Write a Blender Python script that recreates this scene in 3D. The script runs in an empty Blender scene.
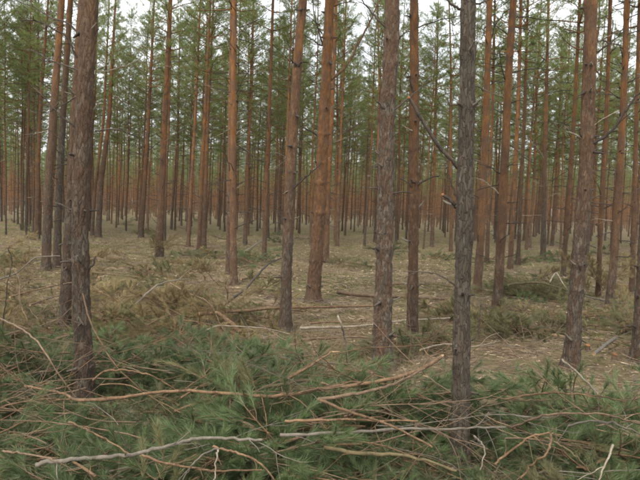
import bpy, math, random
import numpy as np
from mathutils import Matrix, Vector, Euler, noise as mnoise

random.seed(7)
rng = np.random.default_rng(7)
scene = bpy.context.scene
COL = scene.collection
PI = math.pi

# ------------------------------------------------------------------ camera
F_PX = 620.0
CAM_H = 1.6
PITCH = math.radians(2.95)
ROLL = math.radians(1.8)
cam_data = bpy.data.cameras.new("camera")
cam_data.sensor_width = 36.0
cam_data.lens = 36.0 * F_PX / 640.0
cam_data.clip_start = 0.05
cam_data.clip_end = 3000.0
cam = bpy.data.objects.new("camera", cam_data)
COL.objects.link(cam)
CAM_R = Matrix.Rotation(PI / 2 - PITCH, 3, 'X') @ Matrix.Rotation(ROLL, 3, 'Z')
cam.matrix_world = Matrix.Translation((0, 0, CAM_H)) @ CAM_R.to_4x4()
scene.camera = cam
CAM_P = Vector((0, 0, CAM_H))

# ------------------------------------------------------------------ world: overcast sky
SUN_EL, SUN_AZ = 50.0, 205.0     # soft light from behind the camera, high
w = bpy.data.worlds.new("World")
scene.world = w
w.use_nodes = True
nt = w.node_tree
nt.nodes.clear()
out = nt.nodes.new("ShaderNodeOutputWorld")
bgn = nt.nodes.new("ShaderNodeBackground")
sky = nt.nodes.new("ShaderNodeTexSky")
sky.sky_type = 'NISHITA'
sky.sun_disc = False
sky.sun_elevation = math.radians(SUN_EL)
sky.sun_rotation = math.radians(SUN_AZ)
scl = nt.nodes.new("ShaderNodeVectorMath"); scl.operation = 'SCALE'
scl.inputs['Scale'].default_value = 0.10
nt.links.new(sky.outputs[0], scl.inputs[0])
tc = nt.nodes.new("ShaderNodeTexCoord")
cn = nt.nodes.new("ShaderNodeTexNoise")
cn.inputs['Scale'].default_value = 2.2
cn.inputs['Detail'].default_value = 5
nt.links.new(tc.outputs['Generated'], cn.inputs['Vector'])
cr = nt.nodes.new("ShaderNodeMapRange")
cr.inputs['From Min'].default_value = 0.35
cr.inputs['From Max'].default_value = 0.65
cr.inputs['To Min'].default_value = 0.72
cr.inputs['To Max'].default_value = 1.0
nt.links.new(cn.outputs[0], cr.inputs['Value'])
mx = nt.nodes.new("ShaderNodeMix"); mx.data_type = 'RGBA'
nt.links.new(cr.outputs[0], mx.inputs[0])
nt.links.new(scl.outputs[0], mx.inputs[6])
mx.inputs[7].default_value = (0.99, 1.01, 1.04, 1)
nt.links.new(mx.outputs[2], bgn.inputs['Color'])
bgn.inputs['Strength'].default_value = 1.0
nt.links.new(bgn.outputs[0], out.inputs['Surface'])

sd = bpy.data.lights.new("sun", 'SUN')
sd.energy = 1.5
sd.angle = math.radians(18)
sd.color = (1.0, 0.94, 0.84)
so = bpy.data.objects.new("sun", sd)
COL.objects.link(so)
el, az = math.radians(SUN_EL), math.radians(SUN_AZ)
sdir = Vector((math.sin(az) * math.cos(el), math.cos(az) * math.cos(el), math.sin(el)))
so.rotation_euler = (-sdir).to_track_quat('-Z', 'Y').to_euler()
so.location = (0, -5, 30)

scene.view_settings.view_transform = 'Standard'
scene.view_settings.look = 'None'
scene.view_settings.exposure = 1.08
scene.view_settings.gamma = 1
scene.cycles.use_denoising = True
scene.cycles.max_bounces = 7
scene.cycles.diffuse_bounces = 4
scene.cycles.glossy_bounces = 1
scene.cycles.transmission_bounces = 5
scene.cycles.adaptive_threshold = 0.03
scene.cycles.transparent_max_bounces = 7
scene.cycles.pixel_filter_type = 'BLACKMAN_HARRIS'
scene.cycles.filter_width = 1.9


# ------------------------------------------------------------------ pixel -> world
def ray(px, py):
    d = CAM_R @ Vector(((px - 320) / F_PX, -(py - 240) / F_PX, -1))
    return d

def at_z(px, py, z=0.0):
    d = ray(px, py)
    return CAM_P + d * ((z - CAM_H) / d.z)

def at_y(px, py, Y):
    d = ray(px, py)
    return CAM_P + d * (Y / d.y)


# ------------------------------------------------------------------ terrain height
def _h(ix, iy, s):
    n = (ix.astype(np.int64) * 374761393 + iy.astype(np.int64) * 668265263 + s * 982451653) & 0x7fffffff
    n = (n ^ (n >> 13)) * 1274126177 & 0x7fffffff
    n = n ^ (n >> 16)
    return (n & 0xffff) / 65535.0

def vnoise(x, y, s=0):
    x = np.asarray(x, float); y = np.asarray(y, float)
    ix = np.floor(x); iy = np.floor(y)
    fx = x - ix; fy = y - iy
    fx = fx * fx * (3 - 2 * fx); fy = fy * fy * (3 - 2 * fy)
    a = _h(ix, iy, s); b = _h(ix + 1, iy, s); c = _h(ix, iy + 1, s); d = _h(ix + 1, iy + 1, s)
    return (a * (1 - fx) + b * fx) * (1 - fy) + (c * (1 - fx) + d * fx) * fy

def gh(x, y):
    x = np.asarray(x, float); y = np.asarray(y, float)
    z = (vnoise(x * 0.45, y * 0.45, 1) - .5) * 0.14
    z = z + (vnoise(x * 1.7, y * 1.7, 2) - .5) * 0.06
    z = z + (vnoise(x * 6.0, y * 6.0, 3) - .5) * 0.025
    z = z + (vnoise(x * 19.0, y * 19.0, 4) - .5) * 0.012
    return z

def g1(x, y):
    return float(gh(np.array([x]), np.array([y]))[0])


# ------------------------------------------------------------------ materials
def new_mat(name):
    m = bpy.data.materials.new(name)
    m.use_nodes = True
    m.node_tree.nodes.clear()
    return m

class NT:
    def __init__(s, m):
        s.t = m.node_tree
    def n(s, typ, **kw):
        nd = s.t.nodes.new(typ)
        for k, v in kw.items():
            setattr(nd, k, v)
        return nd
    def l(s, a, b):
        s.t.links.new(a, b)
    def mix(s, f, a, b, blend='MIX'):
        nd = s.n("ShaderNodeMix", data_type='RGBA', blend_type=blend)
        for i, v in ((0, f), (6, a), (7, b)):
            if hasattr(v, 'links'):
                s.l(v, nd.inputs[i])
            elif i == 0:
                nd.inputs[0].default_value = v
            else:
                nd.inputs[i].default_value = (*v, 1)
        return nd.outputs[2]
    def rng(s, v, a, b, c=0.0, d=1.0):
        nd = s.n("ShaderNodeMapRange")
        s.l(v, nd.inputs['Value'])
        nd.inputs['From Min'].default_value = a; nd.inputs['From Max'].default_value = b
        nd.inputs['To Min'].default_value = c; nd.inputs['To Max'].default_value = d
        return nd.outputs[0]
    def noise(s, vec, scale, detail=4, rough=.55, dist=0.0):
        nd = s.n("ShaderNodeTexNoise")
        s.l(vec, nd.inputs['Vector'])
        nd.inputs['Scale'].default_value = scale
        nd.inputs['Detail'].default_value = detail
        nd.inputs['Roughness'].default_value = rough
        nd.inputs['Distortion'].default_value = dist
        return nd.outputs[0]
    def math(s, op, a, b=0.0):
        nd = s.n("ShaderNodeMath", operation=op)
        for i, v in ((0, a), (1, b)):
            if hasattr(v, 'links'):
                s.l(v, nd.inputs[i])
            else:
                nd.inputs[i].default_value = v
        return nd.outputs[0]

def bark_material():
    m = new_mat("pine_bark")
    t = NT(m)
    tc = t.n("ShaderNodeTexCoord")
    info = t.n("ShaderNodeObjectInfo")
    add = t.n("ShaderNodeVectorMath", operation='ADD')
    comb = t.n("ShaderNodeCombineXYZ")
    t.l(t.math('MULTIPLY', info.outputs['Random'], 37.0), comb.inputs[2])
    t.l(tc.outputs['Object'], add.inputs[0]); t.l(comb.outputs[0], add.inputs[1])
    mp = t.n("ShaderNodeMapping"); mp.inputs['Scale'].default_value = (1, 1, 0.30)
    t.l(add.outputs[0], mp.inputs['Vector'])
    v = mp.outputs[0]
    sep = t.n("ShaderNodeSeparateXYZ"); t.l(tc.outputs['Object'], sep.inputs[0])
    oh = t.n("ShaderNodeAttribute", attribute_type='OBJECT', attribute_name='orange_height')
    drk = t.n("ShaderNodeAttribute", attribute_type='OBJECT', attribute_name='bark_grey')
    plate = t.n("ShaderNodeAttribute", attribute_type='GEOMETRY', attribute_name='plate')
    big = t.noise(v, 5.0, 3)
    z = t.math('SUBTRACT', sep.outputs[2], oh.outputs['Fac'])
    z = t.math('ADD', z, t.math('MULTIPLY', t.math('SUBTRACT', big, 0.5), 3.0))
    up = t.rng(z, -1.8, 2.2)
    # lower bark
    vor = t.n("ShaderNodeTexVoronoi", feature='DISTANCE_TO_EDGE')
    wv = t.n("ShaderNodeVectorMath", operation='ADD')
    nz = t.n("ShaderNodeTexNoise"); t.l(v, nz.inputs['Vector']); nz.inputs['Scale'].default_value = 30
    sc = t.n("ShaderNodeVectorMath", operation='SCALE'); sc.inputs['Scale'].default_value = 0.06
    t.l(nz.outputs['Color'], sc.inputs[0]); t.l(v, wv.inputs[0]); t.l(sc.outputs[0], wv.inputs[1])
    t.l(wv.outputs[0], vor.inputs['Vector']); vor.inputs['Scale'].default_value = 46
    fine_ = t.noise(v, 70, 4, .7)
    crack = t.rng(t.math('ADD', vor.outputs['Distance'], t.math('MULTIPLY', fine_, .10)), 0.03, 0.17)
    vc = t.n("ShaderNodeTexVoronoi"); t.l(wv.outputs[0], vc.inputs['Vector']); vc.inputs['Scale'].default_value = 46
    cs = t.n("ShaderNodeSeparateXYZ"); t.l(vc.outputs['Color'], cs.inputs[0])
    fine = t.noise(v, 90, 4, .65)
    med = t.noise(v, 14, 4, .6)
    grey = t.mix(cs.outputs[0], (0.052, 0.040, 0.029), (0.200, 0.158, 0.118))
    red = t.mix(fine, (0.055, 0.030, 0.019), (0.20, 0.112, 0.066))
    low = t.mix(t.rng(t.math('ADD', t.math('MULTIPLY', med, .7), t.math('MULTIPLY', plate.outputs['Fac'], .3)), .42, .62), grey, red)
    low = t.mix(t.math('MULTIPLY', drk.outputs['Fac'], 0.8), low, t.mix(cs.outputs[1], (0.046, 0.039, 0.029), (0.106, 0.089, 0.066)))
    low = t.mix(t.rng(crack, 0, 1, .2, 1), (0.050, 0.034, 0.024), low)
    # lichen / pale flake
    lich = t.rng(t.noise(v, 42, 3, .6), .63, .72)
    low = t.mix(t.math('MULTIPLY', lich, .45), low, (0.30, 0.28, 0.23))
    # upper bark: thin orange scales
    vu = t.n("ShaderNodeTexVoronoi"); t.l(wv.outputs[0], vu.inputs['Vector']); vu.inputs['Scale'].default_value = 22
    us = t.n("ShaderNodeSeparateXYZ"); t.l(vu.outputs['Color'], us.inputs[0])
    upc = t.mix(us.outputs[0], (0.190, 0.080, 0.026), (0.325, 0.150, 0.050))
    upc = t.mix(t.rng(med, .45, .7), upc, (0.16, 0.092, 0.060))
    upc = t.mix(t.rng(plate.outputs['Fac'], .45, .8, 0, .55), upc, (0.115, 0.078, 0.056))
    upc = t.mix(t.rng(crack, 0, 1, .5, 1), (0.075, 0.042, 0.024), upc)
    upc = t.mix(t.rng(fine, .6, .75, 0, .5), upc, (0.38, 0.24, 0.15))
    col = t.mix(up, low, upc)
    hv = t.n("ShaderNodeHueSaturation")
    t.l(t.rng(info.outputs['Random'], 0, 1, 0.56, 0.90), hv.inputs['Value'])
    t.l(col, hv.inputs['Color'])
    bs = t.n("ShaderNodeBsdfPrincipled")
    t.l(hv.outputs[0], bs.inputs['Base Color'])
    bs.inputs['Roughness'].default_value = 0.9
    bs.inputs['Specular IOR Level'].default_value = 0.25
    bmp = t.n("ShaderNodeBump"); bmp.inputs['Distance'].default_value = 0.006
    bmp.inputs['Strength'].default_value = 0.8
    hgt = t.math('ADD', t.math('MULTIPLY', crack, t.math('SUBTRACT', 1.0, t.math('MULTIPLY', up, .7))), t.math('MULTIPLY', fine, .6))
    t.l(hgt, bmp.inputs['Height']); t.l(bmp.outputs[0], bs.inputs['Normal'])
    o = t.n("ShaderNodeOutputMaterial"); t.l(bs.outputs[0], o.inputs['Surface'])
    return m

def wood_material(name, c1, c2, c3, scale=18, rough=.85):
    m = new_mat(name)
    t = NT(m)
    tc = t.n("ShaderNodeTexCoord")
    info = t.n("ShaderNodeObjectInfo")
    v = tc.outputs['Object']
    a = t.noise(v, scale, 5, .65)
    b = t.noise(v, scale * 5, 3, .6)
    col = t.mix(t.rng(a, .38, .62), c1, c2)
    col = t.mix(t.rng(b, .55, .7, 0, .7), col, c3)
    hv = t.n("ShaderNodeHueSaturation")
    t.l(t.rng(info.outputs['Random'], 0, 1, 0.75, 1.25), hv.inputs['Value'])
    t.l(col, hv.inputs['Color'])
    bs = t.n("ShaderNodeBsdfPrincipled")
    t.l(hv.outputs[0], bs.inputs['Base Color'])
    bs.inputs['Roughness'].default_value = rough
    bs.inputs['Specular IOR Level'].default_value = 0.3
    bmp = t.n("ShaderNodeBump"); bmp.inputs['Distance'].default_value = 0.002
    t.l(b, bmp.inputs['Height']); t.l(bmp.outputs[0], bs.inputs['Normal'])
    o = t.n("ShaderNodeOutputMaterial"); t.l(bs.outputs[0], o.inputs['Surface'])
    return m

def needle_material(name, c1, c2, c3, trans=.35, scale=3.0, rough=.5):
    m = new_mat(name)
    t = NT(m)
    tc = t.n("ShaderNodeTexCoord")
    info = t.n("ShaderNodeObjectInfo")
    geo = t.n("ShaderNodeNewGeometry")
    a = t.noise(tc.outputs['Object'], scale, 3, .6)
    col = t.mix(t.rng(a, .35, .65), c1, c2)
    col = t.mix(t.rng(geo.outputs['Random Per Island'], 0.55, 0.95), col, c3)
    hv = t.n("ShaderNodeHueSaturation")
    t.l(t.rng(info.outputs['Random'], 0, 1, 0.75, 1.25), hv.inputs['Value'])
    t.l(col, hv.inputs['Color'])
    bs = t.n("ShaderNodeBsdfPrincipled")
    t.l(hv.outputs[0], bs.inputs['Base Color'])
    bs.inputs['Roughness'].default_value = rough
    bs.inputs['Specular IOR Level'].default_value = 0.2
    tr = t.n("ShaderNodeBsdfTranslucent"); t.l(hv.outputs[0], tr.inputs['Color'])
    ms = t.n("ShaderNodeMixShader"); ms.inputs[0].default_value = trans
    t.l(bs.outputs[0], ms.inputs[1]); t.l(tr.outputs[0], ms.inputs[2])
    o = t.n("ShaderNodeOutputMaterial"); t.l(ms.outputs[0], o.inputs['Surface'])
    return m

def ground_material():
    m = new_mat("forest_floor")
    t = NT(m)
    tc = t.n("ShaderNodeTexCoord")
    v = tc.outputs['Object']
    a = t.noise(v, 0.55, 5, .6)
    b = t.noise(v, 2.3, 5, .65)
    c = t.noise(v, 11, 5, .7)
    d = t.noise(v, 48, 4, .7)
    e = t.noise(v, 5.5, 4, .6)
    soil = t.mix(t.rng(c, .35, .65), (0.066, 0.044, 0.026), (0.215, 0.150, 0.095))
    soil = t.mix(t.rng(d, .55, .72), soil, (0.27, 0.21, 0.14))
    moss = t.mix(t.rng(d, .35, .65), (0.080, 0.070, 0.026), (0.200, 0.172, 0.074))
    moss = t.mix(t.rng(e, .5, .7, 0, .6), moss, (0.10, 0.13, 0.042))
    f = t.rng(t.math('ADD', t.math('MULTIPLY', a, .55), t.math('MULTIPLY', b, .45)), .455, .56)
    col = t.mix(f, soil, moss)
    col = t.mix(t.rng(t.noise(v, 29, 3, .7), .6, .7, 0, .7), col, (0.24, 0.19, 0.11))
    bs = t.n("ShaderNodeBsdfPrincipled")
    t.l(col, bs.inputs['Base Color'])
    bs.inputs['Roughness'].default_value = 0.95
    bs.inputs['Specular IOR Level'].default_value = 0.15
    bmp = t.n("ShaderNodeBump"); bmp.inputs['Distance'].default_value = 0.03
    t.l(t.math('ADD', c, t.math('MULTIPLY', d, .6)), bmp.inputs['Height'])
    t.l(bmp.outputs[0], bs.inputs['Normal'])
    o = t.n("ShaderNodeOutputMaterial"); t.l(bs.outputs[0], o.inputs['Surface'])
    return m

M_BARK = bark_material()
M_TWIG_DARK = wood_material("dead_twig_bark", (0.034, 0.026, 0.020), (0.078, 0.058, 0.044), (0.14, 0.11, 0.085))
M_TWIG_PALE = wood_material("bleached_twig", (0.16, 0.128, 0.09), (0.26, 0.215, 0.158), (0.37, 0.32, 0.25))
M_LIMB_TAN = wood_material("tan_limb_bark", (0.080, 0.046, 0.024), (0.175, 0.105, 0.056), (0.28, 0.19, 0.12))
M_LIMB_GREY = wood_material("grey_limb_bark", (0.095, 0.082, 0.064), (0.16, 0.138, 0.108), (0.21, 0.16, 0.115))
M_LIMB_OLIVE = wood_material("olive_limb_bark", (0.070, 0.054, 0.026), (0.120, 0.094, 0.046), (0.17, 0.13, 0.075))
M_LIMB_BROWN = wood_material("brown_limb_bark", (0.10, 0.065, 0.04), (0.18, 0.12, 0.075), (0.25, 0.18, 0.12))
M_CUT = wood_material("fresh_cut_wood", (0.30, 0.19, 0.10), (0.42, 0.28, 0.16), (0.50, 0.38, 0.25))
M_CUT_ORANGE = wood_material("orange_cut_wood", (0.22, 0.09, 0.032), (0.31, 0.14, 0.055), (0.36, 0.21, 0.11))
M_NEEDLE = needle_material("live_pine_needles", (0.155, 0.205, 0.058), (0.190, 0.240, 0.078), (0.235, 0.275, 0.110), trans=.75)
M_BOUGH = needle_material("cut_pine_needles", (0.060, 0.098, 0.034), (0.100, 0.145, 0.052), (0.235, 0.275, 0.150), trans=.35, rough=.42)
M_BOUGH_OLD = needle_material("withered_pine_needles", (0.180, 0.135, 0.055), (0.26, 0.200, 0.090), (0.34, 0.27, 0.15), trans=.25)
M_BOUGH_OLIVE = needle_material("fading_pine_needles", (0.120, 0.125, 0.055), (0.17, 0.155, 0.068), (0.23, 0.22, 0.12), trans=.25)
M_GRASS = needle_material("dry_grass", (0.13, 0.12, 0.045), (0.25, 0.205, 0.095), (0.37, 0.30, 0.17), trans=.3, scale=.8)
M_MOSS = needle_material("moss_tuft", (0.085, 0.098, 0.024), (0.14, 0.145, 0.035), (0.18, 0.18, 0.06), trans=.3, scale=1.2)
M_LITTER = wood_material("litter_twig", (0.10, 0.070, 0.042), (0.21, 0.155, 0.098), (0.34, 0.27, 0.19), scale=1.3)
M_CHIP = wood_material("wood_chip", (0.34, 0.24, 0.14), (0.5, 0.38, 0.25), (0.62, 0.54, 0.42), scale=2.1)
M_GROUND = ground_material()


# ------------------------------------------------------------------ mesh builder
class MB:
    def __init__(s):
        s.v = []; s.q = []; s.t = []; s.qm = []; s.tm = []; s.n = 0; s.attr = []
    def add(s, v, q=None, t=None, mat=0, attr=None):
        v = np.asarray(v, np.float32).reshape(-1, 3)
        s.v.append(v)
        s.attr.append(np.zeros(len(v), np.float32) if attr is None else np.asarray(attr, np.float32))
        if q is not None and len(q):
            q = np.asarray(q, np.int32).reshape(-1, 4) + s.n
            s.q.append(q); s.qm.append(np.full(len(q), mat, np.int32))
        if t is not None and len(t):
            t = np.asarray(t, np.int32).reshape(-1, 3) + s.n
            s.t.append(t); s.tm.append(np.full(len(t), mat, np.int32))
        s.n += len(v)
    def tube(s, pts, rad, k=5, mat=0, caps=True, capmat=None):
        P = np.asarray(pts, float); n = len(P)
        R = np.broadcast_to(np.asarray(rad, float), (n,))
        T = np.gradient(P, axis=0)
        T /= np.linalg.norm(T, axis=1)[:, None] + 1e-9
        ref = np.array([0, 0, 1.0]) if abs(T[:, 2]).mean() < .8 else np.array([1.0, 0, 0])
        A = np.cross(T, ref); A /= np.linalg.norm(A, axis=1)[:, None] + 1e-9
        B = np.cross(T, A)
        th = np.arange(k) * 2 * PI / k
        ring = P[:, None, :] + R[:, None, None] * (np.cos(th)[None, :, None] * A[:, None, :] + np.sin(th)[None, :, None] * B[:, None, :])
        i = np.arange(n - 1)[:, None] * k; j = np.arange(k)[None, :]; j2 = (j + 1) % k
        q = np.stack([i + j, i + j2, i + k + j2, i + k + j], -1).reshape(-1, 4)
        s.add(ring, q=q, mat=mat)
        if caps:
            for idx, fl in ((0, 1), (n - 1, 0)):
                vv = np.vstack([ring[idx], P[idx][None]])
                tt = [(a, (a + 1) % k, k) if not fl else ((a + 1) % k, a, k) for a in range(k)]
                s.add(vv, t=tt, mat=mat if capmat is None else capmat)
    def needles(s, base, d, length, width, mat=0):
        base = np.asarray(base, float); d = np.asarray(d, float)
        n = len(base)
        d = d / (np.linalg.norm(d, axis=1)[:, None] + 1e-9)
        r = rng.normal(size=(n, 3))
        side = np.cross(d, r); side /= np.linalg.norm(side, axis=1)[:, None] + 1e-9
        L = np.broadcast_to(np.asarray(length, float), (n,))[:, None]
        W = np.broadcast_to(np.asarray(width, float), (n,))[:, None] * .5
        v = np.stack([base - side * W, base + side * W, base + d * L], 1).reshape(-1, 3)
        s.add(v, t=np.arange(3 * n).reshape(-1, 3), mat=mat)
    def mesh(s, name, mats, smooth=False, attr_name=None):
        me = bpy.data.meshes.new(name)
        V = np.concatenate(s.v)
        Q = np.concatenate(s.q) if s.q else np.zeros((0, 4), np.int32)
        Tt = np.concatenate(s.t) if s.t else np.zeros((0, 3), np.int32)
        mi = np.concatenate([*(s.qm or []), *(s.tm or [])]) if (s.q or s.t) else np.zeros(0, np.int32)
        me.vertices.add(len(V)); me.vertices.foreach_set('co', V.ravel())
        loops = np.concatenate([Q.ravel(), Tt.ravel()]).astype(np.int32)
        me.loops.add(len(loops)); me.loops.foreach_set('vertex_index', loops)
        tot = np.concatenate([np.full(len(Q), 4), np.full(len(Tt), 3)]).astype(np.int32)
        st = np.concatenate([[0], np.cumsum(tot)[:-1]]).astype(np.int32)
        me.polygons.add(len(tot)); me.polygons.foreach_set('loop_start', st)
        me.polygons.foreach_set('material_index', mi.astype(np.int32))
        if smooth:
            me.polygons.foreach_set('use_smooth', np.ones(len(tot), bool))
        for m in mats:
            me.materials.append(m)
        if attr_name:
            a = me.attributes.new(attr_name, 'FLOAT', 'POINT')
            a.data.foreach_set('value', np.concatenate(s.attr))
        me.update(calc_edges=True)
        return me


def link_obj(name, data, parent=None, loc=None, rot=None, scale=None, kind=None):
    o = bpy.data.objects.new(name, data)
    COL.objects.link(o)
    if parent is not None:
        o.parent = parent
    if loc is not None: o.location = loc
    if rot is not None: o.rotation_euler = rot
    if scale is not None: o.scale = scale if hasattr(scale, '__len__') else (scale,) * 3
    if kind: o['kind'] = kind
    return o

def tag(o, label=None, cat=None, group=None, kind=None):
    if label: o['label'] = label
    if cat: o['category'] = cat
    if group: o['group'] = group
    if kind: o['kind'] = kind
    return o


# ------------------------------------------------------------------ ground
def build_ground():
    n = 340
    u = np.linspace(-1, 1, n)
    xs = np.sinh(u * 5.6) / math.sinh(5.6) * 700
    ys = np.sinh(u * 5.6) / math.sinh(5.6) * 700 + 7
    X, Y = np.meshgrid(xs, ys, indexing='ij')
    fade = np.clip(1 - np.hypot(X, Y) / 160, 0, 1)
    Z = gh(X, Y) * fade
    v = np.stack([X, Y, Z], -1).reshape(-1, 3)
    i = np.arange(n - 1)[:, None] * n; j = np.arange(n - 1)[None, :]
    q = np.stack([i + j, i + n + j, i + n + j + 1, i + j + 1], -1).reshape(-1, 4)
    mb = MB(); mb.add(v, q=q)
    o = link_obj("ground", mb.mesh("ground", [M_GROUND], smooth=True))
    tag(o, "mossy brown forest floor strewn with needles under the pines", kind='structure')
build_ground()


# ------------------------------------------------------------------ trunks
def resample(path, step):
    P = np.array([[p[0], p[1], p[2]] for p in path], float)
    seg = np.linalg.norm(np.diff(P, axis=0), axis=1)
    s = np.concatenate([[0], np.cumsum(seg)])
    t = np.arange(0, s[-1], step)
    # smooth: interpolate then box blur
    out = np.stack([np.interp(t, s, P[:, k]) for k in range(3)], 1)
    wdt = max(1, int(0.5 / step))
    if len(out) > 2 * wdt + 1:
        pad = np.concatenate([np.repeat(out[:1], wdt, 0), out, np.repeat(out[-1:], wdt, 0)])
        ker = np.ones(2 * wdt + 1) / (2 * wdt + 1)
        sm = np.stack([np.convolve(pad[:, k], ker, 'valid') for k in range(3)], 1)
        sm[:, 2] = out[:, 2]
        out = sm
    return out

def trunk_mesh(name, path, r0, rtop_f, height, detail, seed, whorls):
    """path relative to the base; detail 2 = bark relief in the mesh"""
    if detail == 2:
        lowp = resample(path, 0.024)
        zc = lowp[:, 2]
        cut = np.searchsorted(zc, 4.6)
        hi = resample(path, 0.3)
        P = np.concatenate([lowp[:cut], hi[hi[:, 2] > zc[min(cut, len(zc) - 1)] + .15]])
        k = 72
    else:
        P = resample(path, 0.12 if detail == 1 else .35)
        k = 18 if detail == 1 else 10
    z = P[:, 2]
    t = np.clip(z / height, 0, 1)
    R = r0 * .90 * (1 - t) ** 0.72 + 0.006
    R = R * (1 + 0.42 * np.exp(-np.clip(z, 0, None) / 0.08) + 0.20 * np.exp(-np.clip(z, 0, None) / .30))
    for wz in whorls:
        R = R + (rng.uniform(.03, .12) if detail == 2 else .08) * r0 * np.exp(-((z - wz) / 0.035) ** 2)
    th = np.arange(k) * 2 * PI / k
    cx, sx = np.cos(th), np.sin(th)
    if detail == 2:
        n = len(P)
        disp = np.zeros((n, k)); plate = np.zeros((n, k))
        amp0 = 0.0105 * (r0 / .09)
        of = seed * 13.7
        for i in range(n):
            zi = z[i]
            a = amp0 * (1.0 if zi < 1.5 else max(.45, 1 - (zi - 1.5) * .22))
            for j in range(k):
                x, y = cx[j] * R[i], sx[j] * R[i]
                w1 = mnoise.noise(Vector((x * 22 + of, y * 22, zi * 9)))
                p = Vector((x * 30 + of + w1 * .5, y * 30, zi * 11.5 + w1 * .6))
                ds, ps = mnoise.voronoi(p)
                e = ds[1] - ds[0]
                h = min(1, e / .35)
                h = h * h * (3 - 2 * h)
                c = (math.sin(ps[0].x * 12.9 + ps[0].y * 78.2 + ps[0].z * 37.7) * 43758.5) % 1.0
                tilt = (p.z - ps[0].z) * 0.35
                disp[i, j] = a * (h * (0.55 + .6 * c + tilt) - .6) + 0.009 * mnoise.noise(Vector((x * 8, y * 8, zi * 3 + of))) + .004 * mnoise.noise(Vector((x * 25, y * 25, zi * 14 + of))) + .0018 * mnoise.noise(Vector((x * 160, y * 160, zi * 110)))
                plate[i, j] = c
                disp[i, j] += r0 * .30 * math.exp(-max(zi, 0) / .13) * math.cos(3 * th[j] + seed)
        Rr = R[:, None] + disp
        at = plate.ravel()
    else:
        ang = np.arange(k)
        wob = 1 + 0.05 * np.sin(z[:, None] * 7 + ang[None, :] * 2.1 + seed) + .035 * rng.normal(size=(len(P), k))
        Rr = R[:, None] * wob
        at = np.repeat(rng.random(len(P)), k)
    V = np.stack([P[:, None, 0] + cx[None] * Rr, P[:, None, 1] + sx[None] * Rr, np.repeat(P[:, 2:3], k, 1)], -1)
    V[0, :, 2] -= 0.25
    n = len(P)
    i = np.arange(n - 1)[:, None] * k; j = np.arange(k)[None, :]; j2 = (j + 1) % k
    q = np.stack([i + j, i + j2, i + k + j2, i + k + j], -1).reshape(-1, 4)
    mb = MB(); mb.add(V, q=q, attr=at)
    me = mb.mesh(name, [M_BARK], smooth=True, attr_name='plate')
    return me, P, R


def crooked(p0, d, length, n=7, wig=.12, droop=0.0, seed_rng=rng):
    """a bent stick as points"""
    p = np.array(p0, float); d = np.array(d, float); d /= np.linalg.norm(d)
    pts = [p.copy()]
    st = length / (n - 1)
    for i in range(n - 1):
        d = d + seed_rng.normal(size=3) * wig
        d[2] += droop
        d /= np.linalg.norm(d)
        p = p + d * st
        pts.append(p.copy())
    return np.array(pts)

# dead twigs on the lower stem of more distant pines: too thin to pick apart, one part
def dead_twig_mesh(seed, z0=.7, z1=7.0, n=54):
    mb = MB()
    for i in range(n):
        z = z0 + (z1 - z0) * (i + rng.random()) / n
        a = rng.random() * 2 * PI
        long = rng.random() < .45
        L = (rng.uniform(.35, 1.1) if long else rng.uniform(.07, .16)) * (0.6 + .5 * z / z1)
        up = rng.uniform(-.25, .55)
        pts = crooked((math.cos(a) * .045, math.sin(a) * .045, z), (math.cos(a), math.sin(a), up), L, 5, .16)
        pale = rng.random() < .09
        mb.tube(pts, np.linspace(.011 if long else .016, .003, 5), 4, mat=1 if pale and long else 0, caps=False)
        if long:
            for q in range(2):
                b = pts[rng.integers(1, 4)]
                mb.tube(crooked(b, (math.cos(a + rng.normal()), math.sin(a + rng.normal()), up), L * .4, 3, .2), np.linspace(.005, .002, 3), 3, caps=False, mat=1 if pale else 0)
    return mb.mesh("dead_twigs", [M_TWIG_DARK, M_TWIG_PALE])

DEAD = [dead_twig_mesh(i) for i in range(5)]


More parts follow.
